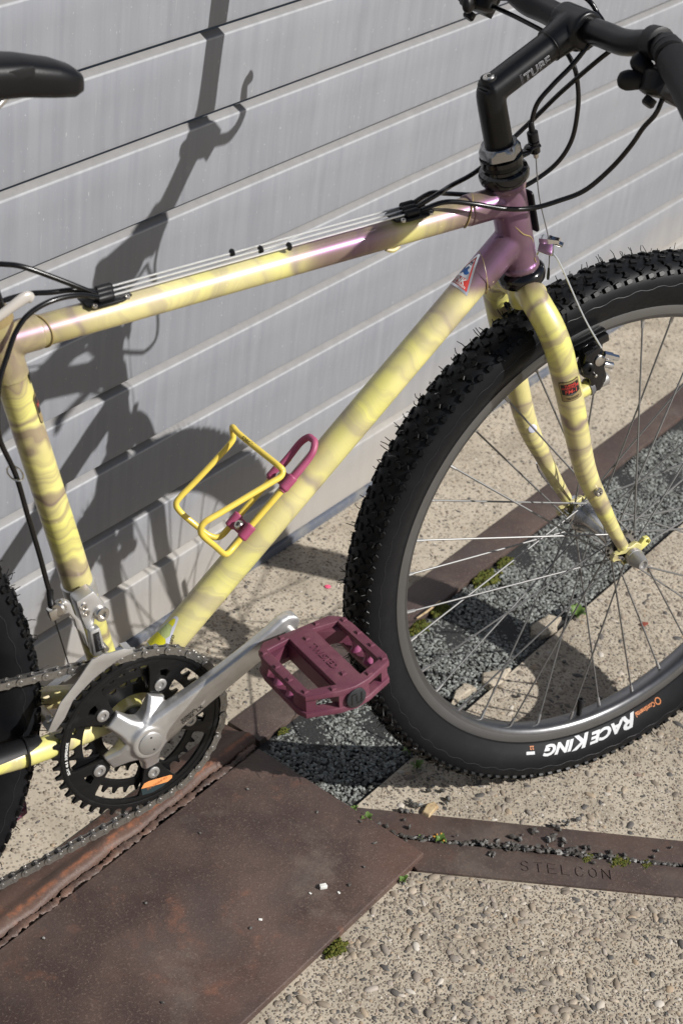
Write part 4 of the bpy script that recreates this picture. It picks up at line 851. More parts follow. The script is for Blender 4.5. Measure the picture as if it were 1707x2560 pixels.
for sg in (-1, 1):
    y = sg * .0535
    dp = [[(-.0165, .012), (-.004, .012), (.003, .016), (.010, .0125), (.0145, .0185), (.0205, .0190), (.0240, .0140), (.0200, .0085), (.0135, .004), (.0135, -.006), (.008, -.012), (.0038, -.010), (.0038, .0), (-.0038, .0), (-.0038, -.010), (-.010, -.011), (-.0145, -.0045), (-.021, -.0005), (-.0255, -.0045), (-.0285, .0005), (-.0255, .0065), (-.0190, .0075)]]
    hole = [[(.0195 + .0026 * math.cos(t), .0140 + .0026 * math.sin(t)) for t in np.linspace(0, -2 * np.pi, 12)[:-1]], [(-.0240 + .0026 * math.cos(t), .0012 + .0026 * math.sin(t)) for t in np.linspace(0, -2 * np.pi, 12)[:-1]]]
    mk('dropout', xf(plate(dp + hole, .0065, .0012, 2), [[1, 0, 0, HUB[0]], [0, 0, 1, y], [0, 1, 0, HUB[2]], [0, 0, 0, 1]]), MAT['paint_lug'], fk)
    # cantilever boss on the front of each blade
    mk('brake_boss', lathe([(-.004, .0085), (.010, .0085), (.0125, .0065), (.030, .0045)], (.5230, sg * .0500, .5660), (1, 0, .36), 18), MAT['paint_lug'], fk)
screw('eyelet_bolt', (.5525, -.0685, .4480), (.15, -1, .1), .0050, .0042, fk)
mk('reflector_dot', lathe([(0, .0052), (.0008, .0052), (.0014, .004)], (.5405, .0448, .4690), (-.25, -1, .1), 18), MAT['lilac'], fk)
# tubing sticker on the near blade
fa, fb = A([.5035, -.0575, .5624]), A([.4890, -.0575, .5980]); fd_ = nrm(fb - fa)
fs = steered('fork_sticker')
def on_fork(name, VF, mat, lift):
    V, F = VF; V = A(V, float).copy(); V[:, 1] += .0225; V[:, 2] = lift
    return mk(name, wrap_tube(subdiv_long((V, F), .003), fa, fd_, .0151, math.radians(-17)), MAT[mat], fs, smooth=False)
on_fork('print', plate([rr_(.0118, .0128, .0022)], 0.), 'ink', .0002); on_fork('print', plate([rr_(.0111, .0121, .0018)], 0.), 'gold', .00035)
on_fork('print', plate([[(-.0098, .0098), (.0098, .0098), (.0098, -.0030), (.0, -.0058), (-.0098, -.0030)]], 0.), 'ink', .0005)
for s_, sz, yy, mt_ in (('TUBING', .0034, .0066, 'red'), ('HARDTLITE', .0036, .0034, 'red'), ('FM-1', .0066, -.0024, 'red'), ('TUBING', .0022, -.0048, 'greyink')):
    V, F = text(s_, sz, align='CENTER', bold=.00012, shear=.15); V = V + A([0, yy, 0]); on_fork('lettering', (V, F), mt_, .00065)
on_fork('lettering', join(*[xf(plate([rr_(.0070 - .001 * k, .0004, .0002)], 0.), [[1, 0, 0, .0005], [0, 1, 0, -.0082 - .0016 * k], [0, 0, 1, 0], [0, 0, 0, 1]]) for k in (0, 1)]), 'ink', .0006)

# ---- wheels
TYP = [(.0108, .2800), (.0118, .2860), (.0142, .2900), (.0192, .2970), (.0236, .3045), (.0260, .3120), (.0263, .3190), (.0247, .3262), (.0208, .3320), (.0150, .3365), (.0075, .3390), (0., .3398)]
def ty_y(r): return np.interp(r, [q[1] for q in TYP], [q[0] for q in TYP])
tyre_prof = [(-y, r) for y, r in TYP] + [(y, r) for y, r in TYP[-2::-1]]
tyre_prof = tyre_prof + [(y * .9, r - .002) for y, r in [(.0100, .2800), (.0235, .3100), (0, .3365), (-.0235, .3100), (-.0100, .2800)]]
rim_prof = [(-.0124, .2762), (-.0128, .2774), (-.0130, .2845), (-.0128, .2862), (-.0118, .2866), (-.0112, .2845), (-.0112, .2800), (0, .2785), (.0112, .2800), (.0112, .2845), (.0118, .2866), (.0128, .2862), (.0130, .2845), (.0128, .2774), (.0124, .2762)]
rim_prof2 = [(.0124, .2762), (.0112, .2728), (.0075, .2698), (0, .2690), (-.0075, .2698), (-.0112, .2728), (-.0124, .2762)]
CAMB = None
def cam_in_bike():
    bpy.context.view_layer.update(); return A(bike.matrix_world.inverted() @ Vector(CAM_C))
CAMB = cam_in_bike()
def knob_mesh(kind):
    if kind == 'side': P = [(-.0048, -.0030), (.0020, -.0034), (.0050, .0), (.0020, .0034), (-.0048, .0030)]
    elif kind == 'mid': P = [(-.0045, -.0040), (.0008, -.0040), (.0045, 0), (.0008, .0040), (-.0045, .0040), (-.0022, 0)]
    else: P = [(-.0048, -.0032), (.0030, -.0038), (.0048, 0), (.0030, .0038), (-.0048, .0032)]
    P = [(x * .82, y * .84) for x, y in P]; h = .0026 if kind != 'side' else .0031
    return loft([[(x * 1.08, y * 1.08, -.0012) for x, y in P], [(x, y, h * .8) for x, y in P], [(x * .86, y * .86, h) for x, y in P]])
KN = {k: knob_mesh(k) for k in ('side', 'mid', 'centre')}
def wheel(name, par_mat, hub_c, flange, y_off, n_single, visible):
    wl_ = empty(name, bike); wl_.matrix_local = par_mat @ Matrix.Translation(tuple(hub_c))
    mk('tyre', ringlathe(tyre_prof, 200), MAT['rubber'], wl_, ang=70)
    mk('rim', ringlathe(rim_prof, 200, False), MAT['rim'], wl_, ang=25); mk('rim_well', ringlathe(rim_prof2, 200, False), MAT['rim_grey'], wl_, ang=40)
    # tread
    rows = [(0.0040, 'centre', 112, 0.), (-.0040, 'centre', 112, .5), (.0112, 'mid', 112, .25), (-.0112, 'mid', 112, .75), (.0176, 'mid', 112, .0), (-.0176, 'mid', 112, .5), (.0224, 'side', 148, .3), (-.0224, 'side', 148, .3)]
    items = []
    yy_ = A([q[0] for q in TYP][::-1]); rr2 = A([q[1] for q in TYP][::-1])
    for y, kind, cnt, ph in rows:
        ay = abs(y); r = np.interp(ay, yy_[:8], rr2[:8]); dy = .0006
        sl = (np.interp(ay + dy, yy_[:8], rr2[:8]) - np.interp(ay - dy, yy_[:8], rr2[:8])) / (2 * dy)
        for k in range(cnt):
            a = 2 * math.pi * (k + ph) / cnt; er = A([math.cos(a), 0, math.sin(a)]); et = A([-math.sin(a), 0, math.cos(a)]) * -1
            nn = nrm(er - A([0, np.sign(y) * sl, 0])); yx = np.cross(nn, et); flip = 1 if kind != 'mid' else (-1 if k % 2 else 1)
            yaw = {'centre': .25 * np.sign(y), 'mid': .55 * np.sign(y) * flip, 'side': .12 * flip}[kind]
            ex = et * math.cos(yaw) + yx * math.sin(yaw); ey = np.cross(nn, ex); p = er * r + A([0, y, 0])
            items.append((p, np.c_[ex, ey, nn], kind, nn))
    L = np.array(wl_.matrix_local); cl = np.linalg.inv(L) @ A([*CAMB, 1]); cl = cl[:3]
    sc = []
    for p, M3, kind, nn in items:
        v = nrm(cl - p); P_b = (L @ A([*p, 1]))[:3]; sc.append((nn @ v) + (0 if visible(P_b) else -9))
    order = np.argsort(-A(sc)); singles = set(order[:n_single]); base_me = {}; rest = []
    for i, (p, M3, kind, nn) in enumerate(items):
        if i in singles:
            if kind not in base_me: o = mk('tread_knob', KN[kind], MAT['knob'], wl_, ang=30); base_me[kind] = o.data
            else: o = link('tread_knob', base_me[kind], wl_)
            o.matrix_local = Matrix(np.vstack([np.c_[M3, p], [0, 0, 0, 1]]).tolist())
        else: rest.append(xf(KN[kind], np.vstack([np.c_[M3, p], [0, 0, 0, 1]])))
    mk('tread', join(*rest), MAT['knob'], wl_, ang=30, kind='stuff')
    # moulding whiskers
    wk = []
    for i in RNG.choice(len(items), 560, replace=False):
        p, M3, kind, nn = items[i]; L_ = RNG.uniform(.003, .0105); q0 = p + M3 @ A([RNG.uniform(-.006, .006), RNG.uniform(-.004, .004), 0]); bend = RNG.normal(0, .0015, 3)
        wk.append(sweep([q0, q0 + nn * (L_ * .5 + .002), q0 + nn * (L_ + .002) + bend], [.0006, .0005, .0004], 4, 1))
    mk('rubber_whiskers', join(*[x[:2] for x in wk]), MAT['knob'], wl_, kind='stuff')
    # wavy moulded line on each sidewall
    for sg in (-1, 1):
        P = []
        for k in range(264):
            a = 2 * math.pi * k / 264; r = .3165 + (.0011 if (k // 2) % 2 else -.0011); P.append((r * math.cos(a), sg * (ty_y(r) + .0001), r * math.sin(a)))
        mk('sidewall_line', sweep(P, .00034, 5, 1, closed=True), MAT['sideline'], wl_)
    # spokes: 36, three cross
    fr_, fy0, fy1 = flange
    me_sp = None
    for k in range(36):
        a = math.radians(10 * k); sd_ = -1 if k % 2 else 1; lead = 1 if (k // 2) % 2 else -1
        fy = fy0 if sd_ < 0 else fy1; ha = a + lead * math.radians(58)
        rim_p = A([.2705 * math.cos(a), sd_ * .002, .2705 * math.sin(a)]); hp = A([fr_ * math.cos(ha), fy + lead * .0016, fr_ * math.sin(ha)]); d = nrm(rim_p - hp)
        mk('spoke', tube(hp, rim_p - d * .010, .00112, n=7)[:2], MAT['spoke'], wl_)
        mk('nipple', tube(rim_p - d * .0125, rim_p + d * .003, .0019, .0021, n=8)[:2], MAT['alu_dull'], wl_)
    return wl_
MAT['alu_hub'] = simple('hub_aluminium', (.50, .50, .50), .26, 1., rvar=.15, var=((.36, .355, .35), 120, .5, .75)); MAT['sideline'] = simple('sidewall_mould_line', (.024, .025, .028), .4)
fw = wheel('front_wheel', STEER, HUB, (.0190, -.0345, .0345), 0, 300, lambda P: P[0] > .25 and P[0] < .75)
mk('hub_shell', lathe([(-.0370, .0125), (-.0362, .0215), (-.0330, .0218), (-.0322, .0180), (-.0270, .0135), (-.0150, .0105), (0, .0098), (.0150, .0112), (.0240, .0150), (.0322, .0195), (.0330, .0218), (.0362, .0215), (.0370, .0125)], (0, 0, 0), (0, 1, 0), 40), MAT['alu_hub'], fw)
for sg in (-1, 1):
    mk('axle_cone', lathe([(.0370, .0120), (.0400, .0115), (.0420, .0085), (.0495, .0082)], (0, 0, 0), (0, sg, 0), 24), MAT['plastic'], fw)
    for k in range(18):
        a = math.radians(20 * k + 5); mk('spoke_hole', lathe([(0, .0022), (.0006, .0019)], (.0190 * math.cos(a), sg * .0362, .0190 * math.sin(a)), (0, sg, 0), 8), MAT['darkhole'], fw)
mk('quick_release_nut', lathe([(.0570, .0085), (.0575, .0105), (.0625, .0108), (.0628, .0098), (.0655, .0100), (.0770, .0072), (.0785, .0066), (.0785, .0046), (.0762, .0040), (.0762, .0001)], (0, 0, 0), (0, -1, 0), 30), MAT['alu_dull'], fw)
mk('quick_release_lever', join(lathe([(.0570, .0105), (.0640, .0110), (.0650, .0085)], (0, 0, 0), (0, 1, 0), 22), sweep([(-.002, .066, .004), (-.022, .074, .024), (-.040, .078, .048), (-.046, .079, .058)], [.0055, .0050, .0060, .0045], 12, 5, squash=(1, .55))[:2]), MAT['chrome'], fw)
av = math.radians(-86.9); dv = A([math.cos(av), 0, math.sin(av)])
mk('valve', lathe([(0, .0034), (.012, .0033), (.0125, .0040), (.0240, .0041), (.0255, .0034), (.0255, .0022), (.0235, .0020), (.0235, .0001)], dv * .2710, -dv, 18), MAT['plastic'], fw)
def on_tyre(name, VF, a_end, r0, mat, par, lift=.0005, width=None):
    """lettering: tops point out from the hub, reads clockwise from a_end degrees"""
    V, F = VF; V = A(V, float).copy(); V[:, 0] -= V[:, 0].min(); V[:, 1] -= V[:, 1].min()
    if width: V[:, 0] *= width / V[:, 0].max()
    V, F = subdiv_long((V, F), .004); out = []
    for x, y, z in V:
        r = r0 + y; a = math.radians(a_end) - x / (r0 + .006); out.append((r * math.cos(a), -(ty_y(r) + lift), r * math.sin(a)))
    return mk(name, (A(out), F), MAT[mat], par, smooth=False)
V1, F1 = text('R', .0190, shear=.42, bold=.0007); w1 = V1[:, 0].max()
V2, F2 = text('ACE', .0150, shear=.42, bold=.0007); V2 = V2 + A([w1 - .0022, .0010, 0]); w2 = V2[:, 0].max()
V3, F3 = text('K', .0190, shear=.42, bold=.0007); V3 = V3 + A([w2 - .0020, -.001, 0]); w3 = V3[:, 0].max()
V4, F4 = text('ING', .0150, shear=.42, bold=.0007); V4 = V4 + A([w3 - .0042, .0010, 0])
on_tyre('lettering', join((V1, F1), (V2, F2), (V3, F3), (V4, F4)), -71.8, .2890, 'letter', fw, width=.1435)
on_tyre('lettering', plate([rr_(.0068, .0016, .0004)], 0.), -102.0, .2960, 'letter', fw); on_tyre('lettering', text('2.2', .0052, bold=.0002), -102.2, .2905, 'letter_o', fw)
on_tyre('lettering', text('Continental', .0072, bold=.00025), -66.0, .2920, 'letter_o', fw, width=.030)
on_tyre('emblem', plate([[(.0042 * math.cos(t), .0042 * math.sin(t)) for t in np.linspace(0, 2 * np.pi, 25)[:-1]], [(.0028 * math.cos(t), .0028 * math.sin(t)) for t in np.linspace(0, -2 * np.pi, 25)[:-1]]], 0.), -64.2, .2905, 'letter_o', fw)
rw = wheel('rear_wheel', Matrix.Identity(4), RHUB, (.0220, -.0220, .0330), 0, 90, lambda P: P[0] > -.20)
mk('hub_shell', lathe([(-.0240, .012), (-.0235, .0245), (-.0205, .0245), (-.018, .016), (0, .0130), (.0300, .0170), (.0315, .0245), (.0345, .0245), (.0350, .012), (.062, .009)], (0, 0, 0), (0, 1, 0), 30), MAT['alu_dull'], rw)
mk('axle', lathe([(-.0720, .008), (.072, .008)], (0, 0, 0), (0, 1, 0), 16), MAT['bolt'], rw)
def cog(n_t, y, th_, inner, parent, mat, name='sprocket', ctr=(0, 0, 0)):
    rp = .0127 / (2 * math.sin(math.pi / n_t)); L = []
    for k in range(n_t):
        for f, r in ((-.30, rp - .0038), (-.16, rp - .0015), (-.07, rp + .0026), (.07, rp + .0026), (.16, rp - .0015), (.30, rp - .0038)):
            a = 2 * math.pi * (k + f) / n_t; L.append((r * math.cos(a), r * math.sin(a)))
    hole = [(inner * math.cos(t), inner * math.sin(t)) for t in np.linspace(0, -2 * np.pi, 40)[:-1]]
    return mk(name, xf(plate([L, hole], th_), [[1, 0, 0, ctr[0]], [0, 0, 1, y + ctr[1]], [0, 1, 0, ctr[2]], [0, 0, 0, 1]]), mat, parent, ang=30)
for k, n_t in enumerate((28, 24, 21, 18, 16, 14, 12)): cog(n_t, -.0262 - k * .0050, .0018, .016, rw, MAT['steel'])

# ---- front cantilever brake
fbk = steered('front_brake')
SIL = [(.5289, .5639), (.5416, .5671), (.5468, .5749), (.5471, .5829), (.5421, .5934), (.5437, .5974), (.5386, .6115), (.5311, .6195), (.5256, .6166), (.5147, .6110), (.5143, .6005), (.5128, .5954), (.5158, .5859), (.5250, .5818), (.5272, .5760)]
arm = bevelled(xf(plate([[(x, z) for x, z in SIL]], .013), [[1, 0, 0, 0], [0, 0, 1, -.0515], [0, 1, 0, 0], [0, 0, 0, 1]]), .0016, 2, 40)
pad_t = nrm((.946, 0, .325))
for mir in (False, True):
    X = (lambda q: mirror_y(q)) if mir else (lambda q: q)
    mk('brake_arm', X(arm), MAT['blackgloss'], fbk)
    pc = A([.5400, -.0190, .6045]); Mp = np.c_[pad_t, (0, -1, 0), np.cross(pad_t, (0, -1, 0))]
    mk('brake_pad', X(bevelled(xf(box((0, 0, 0), (.056, .010, .0115)), np.vstack([np.c_[Mp, pc], [0, 0, 0, 1]])), .0025, 2)), MAT['plastic'], fbk)
    mk('pad_holder', X(bevelled(xf(box((0, .0085, .0), (.050, .009, .0098)), np.vstack([np.c_[Mp, pc], [0, 0, 0, 1]])), .002, 2)), MAT['blackgloss'], fbk)
    mk('pad_post', X(lathe([(0, .0038), (.028, .0038), (.0285, .0062), (.033, .0062), (.0335, .0055)], (.5330, -.0265, .6030), (0, -1, 0), 14)), MAT['bolt'], fbk)
    mk('pivot_bolt', X(lathe([(0, .0075), (.012, .0078), (.014, .0062), (.014, .0030), (.011, .0028)], (.5400, -.0505, .5725), (1, 0, .36), 18)), MAT['alu_dull'], fbk)
    mk('spring_cap', X(lathe([(0, .0095), (.005, .0095), (.006, .0075)], (.5295, -.0500, .5685), (1, 0, .36), 20)), MAT['greyink'], fbk)
    mk('arm_bolt', X(lathe([(0, .0068), (.004, .0068), (.0052, .0050), (.0052, .0028), (.003, .0026)], (.5185, -.0580, .5965), (-.25, -1, .12), 18)), MAT['black'], fbk)
    mk('anchor_nut', X(lathe([(-.006, .0045), (.004, .0045), (.0045, .0035), (.012, .0032)], (.5425, -.0600, .6075), (.9, -.2, -.25), 6)), MAT['chrome'], fbk)
    mk('anchor_bolt', X(lathe([(0, .0040), (.010, .0040), (.011, .0032)], (.5420, -.0550, .5960), (.9, -.3, -.2), 12)), MAT['chrome'], fbk)
    mk('toe_screw', X(lathe([(0, .0018), (.003, .0018), (.0035, .001)], (.5300, -.0580, .5865), (0, -1, 0), 10)), MAT['bolt'], fbk)
# straddle yoke and its wires
sy = part('straddle_cable')
YK = A([.4885, -.001, .7140])
mk('hanging_wire', sweep([HE - HAX * .010, (.4700, -.001, .766), YK + A([-.0012, -.003, .006]), (.4925, -.003, .698), (.4950, -.002, .680)], .00075, 6, 5), MAT['spoke'], sy)
mk('wire_end_cap', sweep([(.4935, -.003, .687), (.4950, -.002, .679), (.4952, -.002, .674)], [.0011, .0016, .0014], 8, 3), MAT['plastic'], sy)
mk('yoke', bevelled(xf(plate([[(-.0075, .008), (.0055, .008), (.0085, -.002), (.0095, -.011), (-.0085, -.011), (-.0085, -.002)]], .0032), np.vstack([np.c_[np.c_[(.35, -.93, 0), (.2, .07, .97), (.9, .33, -.2)], YK], [0, 0, 0, 1]])), .0006, 1), MAT['chrome'], sy)
mk('yoke_bolt', join(lathe([(-.008, .0045), (-.004, .0052), (.004, .0052), (.006, .0044), (.013, .0036)], YK + A([-.001, -.001, .0045]), (.55, -.82, .1), 6), lathe([(-.016, .0030), (-.008, .0034)], YK + A([.001, 0, .0045]), (-.55, .82, .2), 12)), MAT['chrome'], sy)
sm = np.array(STEER)
def stv(p): return (sm @ A([*p, 1]))[:3]
mk('straddle_wire', sweep([stv((.5330, -.0580, .6170)), stv((.5180, -.0400, .6460)), (.5015, -.0175, .6875), (.4955, -.0100, .7010), (.4905, -.0030, .7065), (.4885, .0030, .7065), (.4895, .0110, .7010), (.4950, .0200, .6850), stv((.5170, .0430, .6420)), stv((.5310, .0580, .6160))], .0010, 7, 5), MAT['wire'], sy)
mk('reflector_bracket', bevelled(xf(plate([rr_(.0085, .0235, .004)], .0026), np.vstack([np.c_[np.c_[(.10, -.99, 0), HAX, nrm((.94, .10, .33))], hx(.754) + A([.0235, -.002, 0])], [0, 0, 0, 1]])), .0006, 1), MAT['plastic'], bike)

# ---- crankset
CR = math.radians(35.0); BOLT0 = -3.
ck = part('crankset')
CP = A([0, 0, .3003])
def polar_ring(n_t, r_in, tab_r, tab_in, thick, y, name, mat, tab_hw=9.5, hole=True):
    rp = .0127 / (2 * math.sin(math.pi / n_t)); L = []
    for k in range(n_t):
        for f, r in ((-.34, rp - .0040), (-.20, rp - .0028), (-.09, rp + .0030), (.07, rp + .0030), (.22, rp - .0022), (.34, rp - .0040)):
            a = 2 * math.pi * (k + f) / n_t; L.append((r * math.cos(a), r * math.sin(a)))
    I = []
    for a in np.arange(360, 0, -1.5):
        dlt = min(abs((a - BOLT0 - 72 * k + 180) % 360 - 180) for k in range(5)); t = np.clip((dlt - tab_hw) / 7.5, 0, 1); t = t * t * (3 - 2 * t)
        r = tab_in + (r_in - tab_in) * t; I.append((r * math.cos(math.radians(a)), r * math.sin(math.radians(a))))
    loops = [L, I]
    if hole:
        for k in range(5):
            ac = math.radians(BOLT0 + 72 * k)
            for q in (0,):
                H = [(.0640, -.050), (.0705, -.085), (.0722, 0), (.0705, .085), (.0640, .050)]; loops.append([(r * math.cos(ac + d_), r * math.sin(ac + d_)) for r, d_ in reversed(H)])
    return mk(name, xf(plate(loops, thick, .0004), [[1, 0, 0, CP[0]], [0, 0, 1, y], [0, 1, 0, CP[2]], [0, 0, 0, 1]]), mat, ck, ang=30)
polar_ring(46, .0785, .055, .0455, .0036, -.0525, 'outer_chainring', MAT['ring'])
polar_ring(36, .0605, .055, .0450, .0030, -.0448, 'middle_chainring', MAT['ring'], hole=False)
cog(26, -.0372, .0026, .036, ck, MAT['ring'], 'inner_chainring', CP)
mk('ring_ridge', ringlathe([(-.0548, .0835), (-.0552, .0842), (-.0552, .0872), (-.0548, .0880)], 120, False), MAT['ring'], ck).location = CP
SPM = []
for k in range(5):
    a = math.radians(BOLT0 + 72 * k); er = A([math.cos(a), 0, math.sin(a)]); et = A([-math.sin(a), 0, math.cos(a)])
    S = []
    for r, hw_, y0, y1 in ((.010, .0165, -.0700, -.052), (.020, .0135, -.0690, -.0515), (.028, .0105, -.0655, -.0512), (.037, .0100, -.0612, -.0508), (.0435, .0098, -.0580, -.0508)):
        c = CP + er * r; S.append([c + et * -hw_ + A([0, y1, 0]), c + et * -hw_ + A([0, y0 + .003, 0]), c + et * -hw_ * .7 + A([0, y0, 0]), c + et * hw_ * .7 + A([0, y0, 0]), c + et * hw_ + A([0, y0 + .003, 0]), c + et * hw_ + A([0, y1, 0])])
    SPM.append(loft(S))
SPM.append(lathe([(.046, .0200), (.0690, .0205), (.0722, .0185), (.0735, .0165)], CP, (0, -1, 0), 40))
er = A([math.cos(CR), 0, math.sin(CR)]); et = A([-math.sin(CR), 0, math.cos(CR)])
S = []
for r, hw_, yo, th_ in ((.0, .0195, -.0725, .018), (.020, .0190, -.0735, .018), (.040, .0170, -.0755, .0165), (.065, .0150, -.0785, .0150), (.095, .0135, -.0820, .0138), (.130, .0128, -.0855, .0130), (.160, .0135, -.0885, .0130), (.1740, .0138, -.0890, .0130), (.1830, .0112, -.0888, .0126), (.1880, .0060, -.0885, .0118), (.1893, .0020, -.0882, .0100)):
    c = CP + er * r
    S.append([c + et * a_ * hw_ + A([0, yo + b_ * th_, 0]) for a_, b_ in ((-1, .85), (-1, .30), (-.82, .08), (-.3, .0), (.3, .0), (.82, .08), (1, .30), (1, .85), (.8, 1), (-.8, 1))])
SPM.append(loft(S))
cr = fuse(join(*SPM), .0011, 'crank_arm', MAT['alu'], ck, 4)
mk('axle_cap', lathe([(.0725, .0128), (.0742, .0128), (.0748, .0120)], CP, (0, -1, 0), 32), MAT['alu_dull'], ck)
for dx, dz in ((.000, .0075), (.0035, -.0075)): mk('cap_hole', lathe([(.0747, .0012), (.0750, .0011)], CP + A([dx, 0, dz]), (0, -1, 0), 8), MAT['darkhole'], ck)
for k in range(5):
    a = math.radians(BOLT0 + 72 * k); screw('chainring_bolt', CP + A([.055 * math.cos(a), -.0540, .055 * math.sin(a)]), (0, -1, 0), .0066, .0022, ck, MAT['alu_dull'], .48)
def on_crank(s, size, r, off, mat, lift=.0006, sx=1.):
    V, F = text(s, size, bold=.00012, shear=.1); V = V.copy(); V[:, 0] *= sx; out = [CP + er * (r + x) + et * (off + y) + A([0, -(np.interp(r + x, [0, .02, .04, .065, .095, .13], [.0725, .0735, .0755, .0785, .0820, .0855]) + lift - .0004), 0]) for x, y, z in V]
    mk('lettering', (A(out), F), MAT[mat], ck, smooth=False)
on_crank('SHIMANO', .0040, .0365, -.0058, 'ink'); on_crank('DEORE', .0046, .0355, -.0100, 'ink'); on_crank('LX', .0062, .0540, -.0092, 'ink')
# ring lettering and sticker
def on_ring(name, VF, mat, r0, a0, y=-.05455, cw=True):
    V, F = subdiv_long(VF, .004); out = []
    for x, yy, z in V:
        r = r0 + yy; a = math.radians(a0) - x / r0 * (1 if cw else -1); out.append((CP[0] + r * math.cos(a), y, CP[2] + r * math.sin(a)))
    return mk(name, (A(out), F), MAT[mat], ck, smooth=False)
on_ring('lettering', text('SG-X  46-B  SUPERGLIDE', .0036, bold=.0001), 'white', .0812, 196, y=-.0558)
st_o = [(-.0140 + .0, .0), (.0, .0)]
on_ring('ring_sticker', xf(plate([[(.0, .0), (.0290, .0), (.0330, .0040), (.0320, .0085), (.0280, .0102), (.0060, .0108), (.0018, .0085), (-.001, .004)]], 0.), np.eye(4)), 'orange', -.0, 0) if False else None
def ringpoly(name, pts, mat, y): mk(name, xf(subdiv_long(plate([[(r * math.cos(math.radians(a)), r * math.sin(math.radians(a))) for a, r in pts]], 0.), .005), [[1, 0, 0, CP[0]], [0, 0, 1, y], [0, 1, 0, CP[2]], [0, 0, 0, 1]]), MAT[mat], ck, smooth=False)
ringpoly('ring_sticker', [(-89.5, .0692), (-86.5, .0640), (-82, .0632), (-70, .0672), (-62.5, .0715), (-61, .0740), (-62.2, .0768), (-66.5, .0775), (-78, .0722)], 'orange', -.0546)
ringpoly('ring_sticker', [(-89.5, .0694), (-78, .0724), (-66.5, .0777), (-71, .0790), (-80, .0795), (-88.5, .0778)], 'slate', -.0546)
V, F = text('Di-IMPAC SG', .0042, align='CENTER'); V = V @ np.diag([1, 1, 1]); an = math.radians(17); out = [CP + A([math.cos(math.radians(-75)) * .0695, -.0549, math.sin(math.radians(-75)) * .0695]) + A([x * math.cos(an) - y * math.sin(an), 0, x * math.sin(an) + y * math.cos(an)]) * -1 for x, y, z in V]
mk('lettering', (A(out), F), MAT['letter_o'], ck, smooth=False)
mk('bottom_bracket_cup', lathe([(-.046, .010), (-.0455, .0165), (-.036, .0185), (.036, .0185), (.0455, .0165), (.046, .010)], BB, (0, 1, 0), 30), MAT['black'], ck)
# far crank arm
S2 = []
for r, hw_, yo in ((-.012, .014, .058), (.02, .0150, .060), (.095, .0130, .068), (.160, .0125, .075), (.178, .0120, .0755), (.187, .006, .0755)):
    c = CP - er * r; S2.append([c + et * a_ * hw_ + A([0, yo + b_ * .013, 0]) for a_, b_ in ((-1, .1), (-.8, 0), (.8, 0), (1, .1), (1, .9), (.8, 1), (-.8, 1), (-1, .9))])
mk('crank_arm', loft(S2), MAT['alu_dull'], ck)

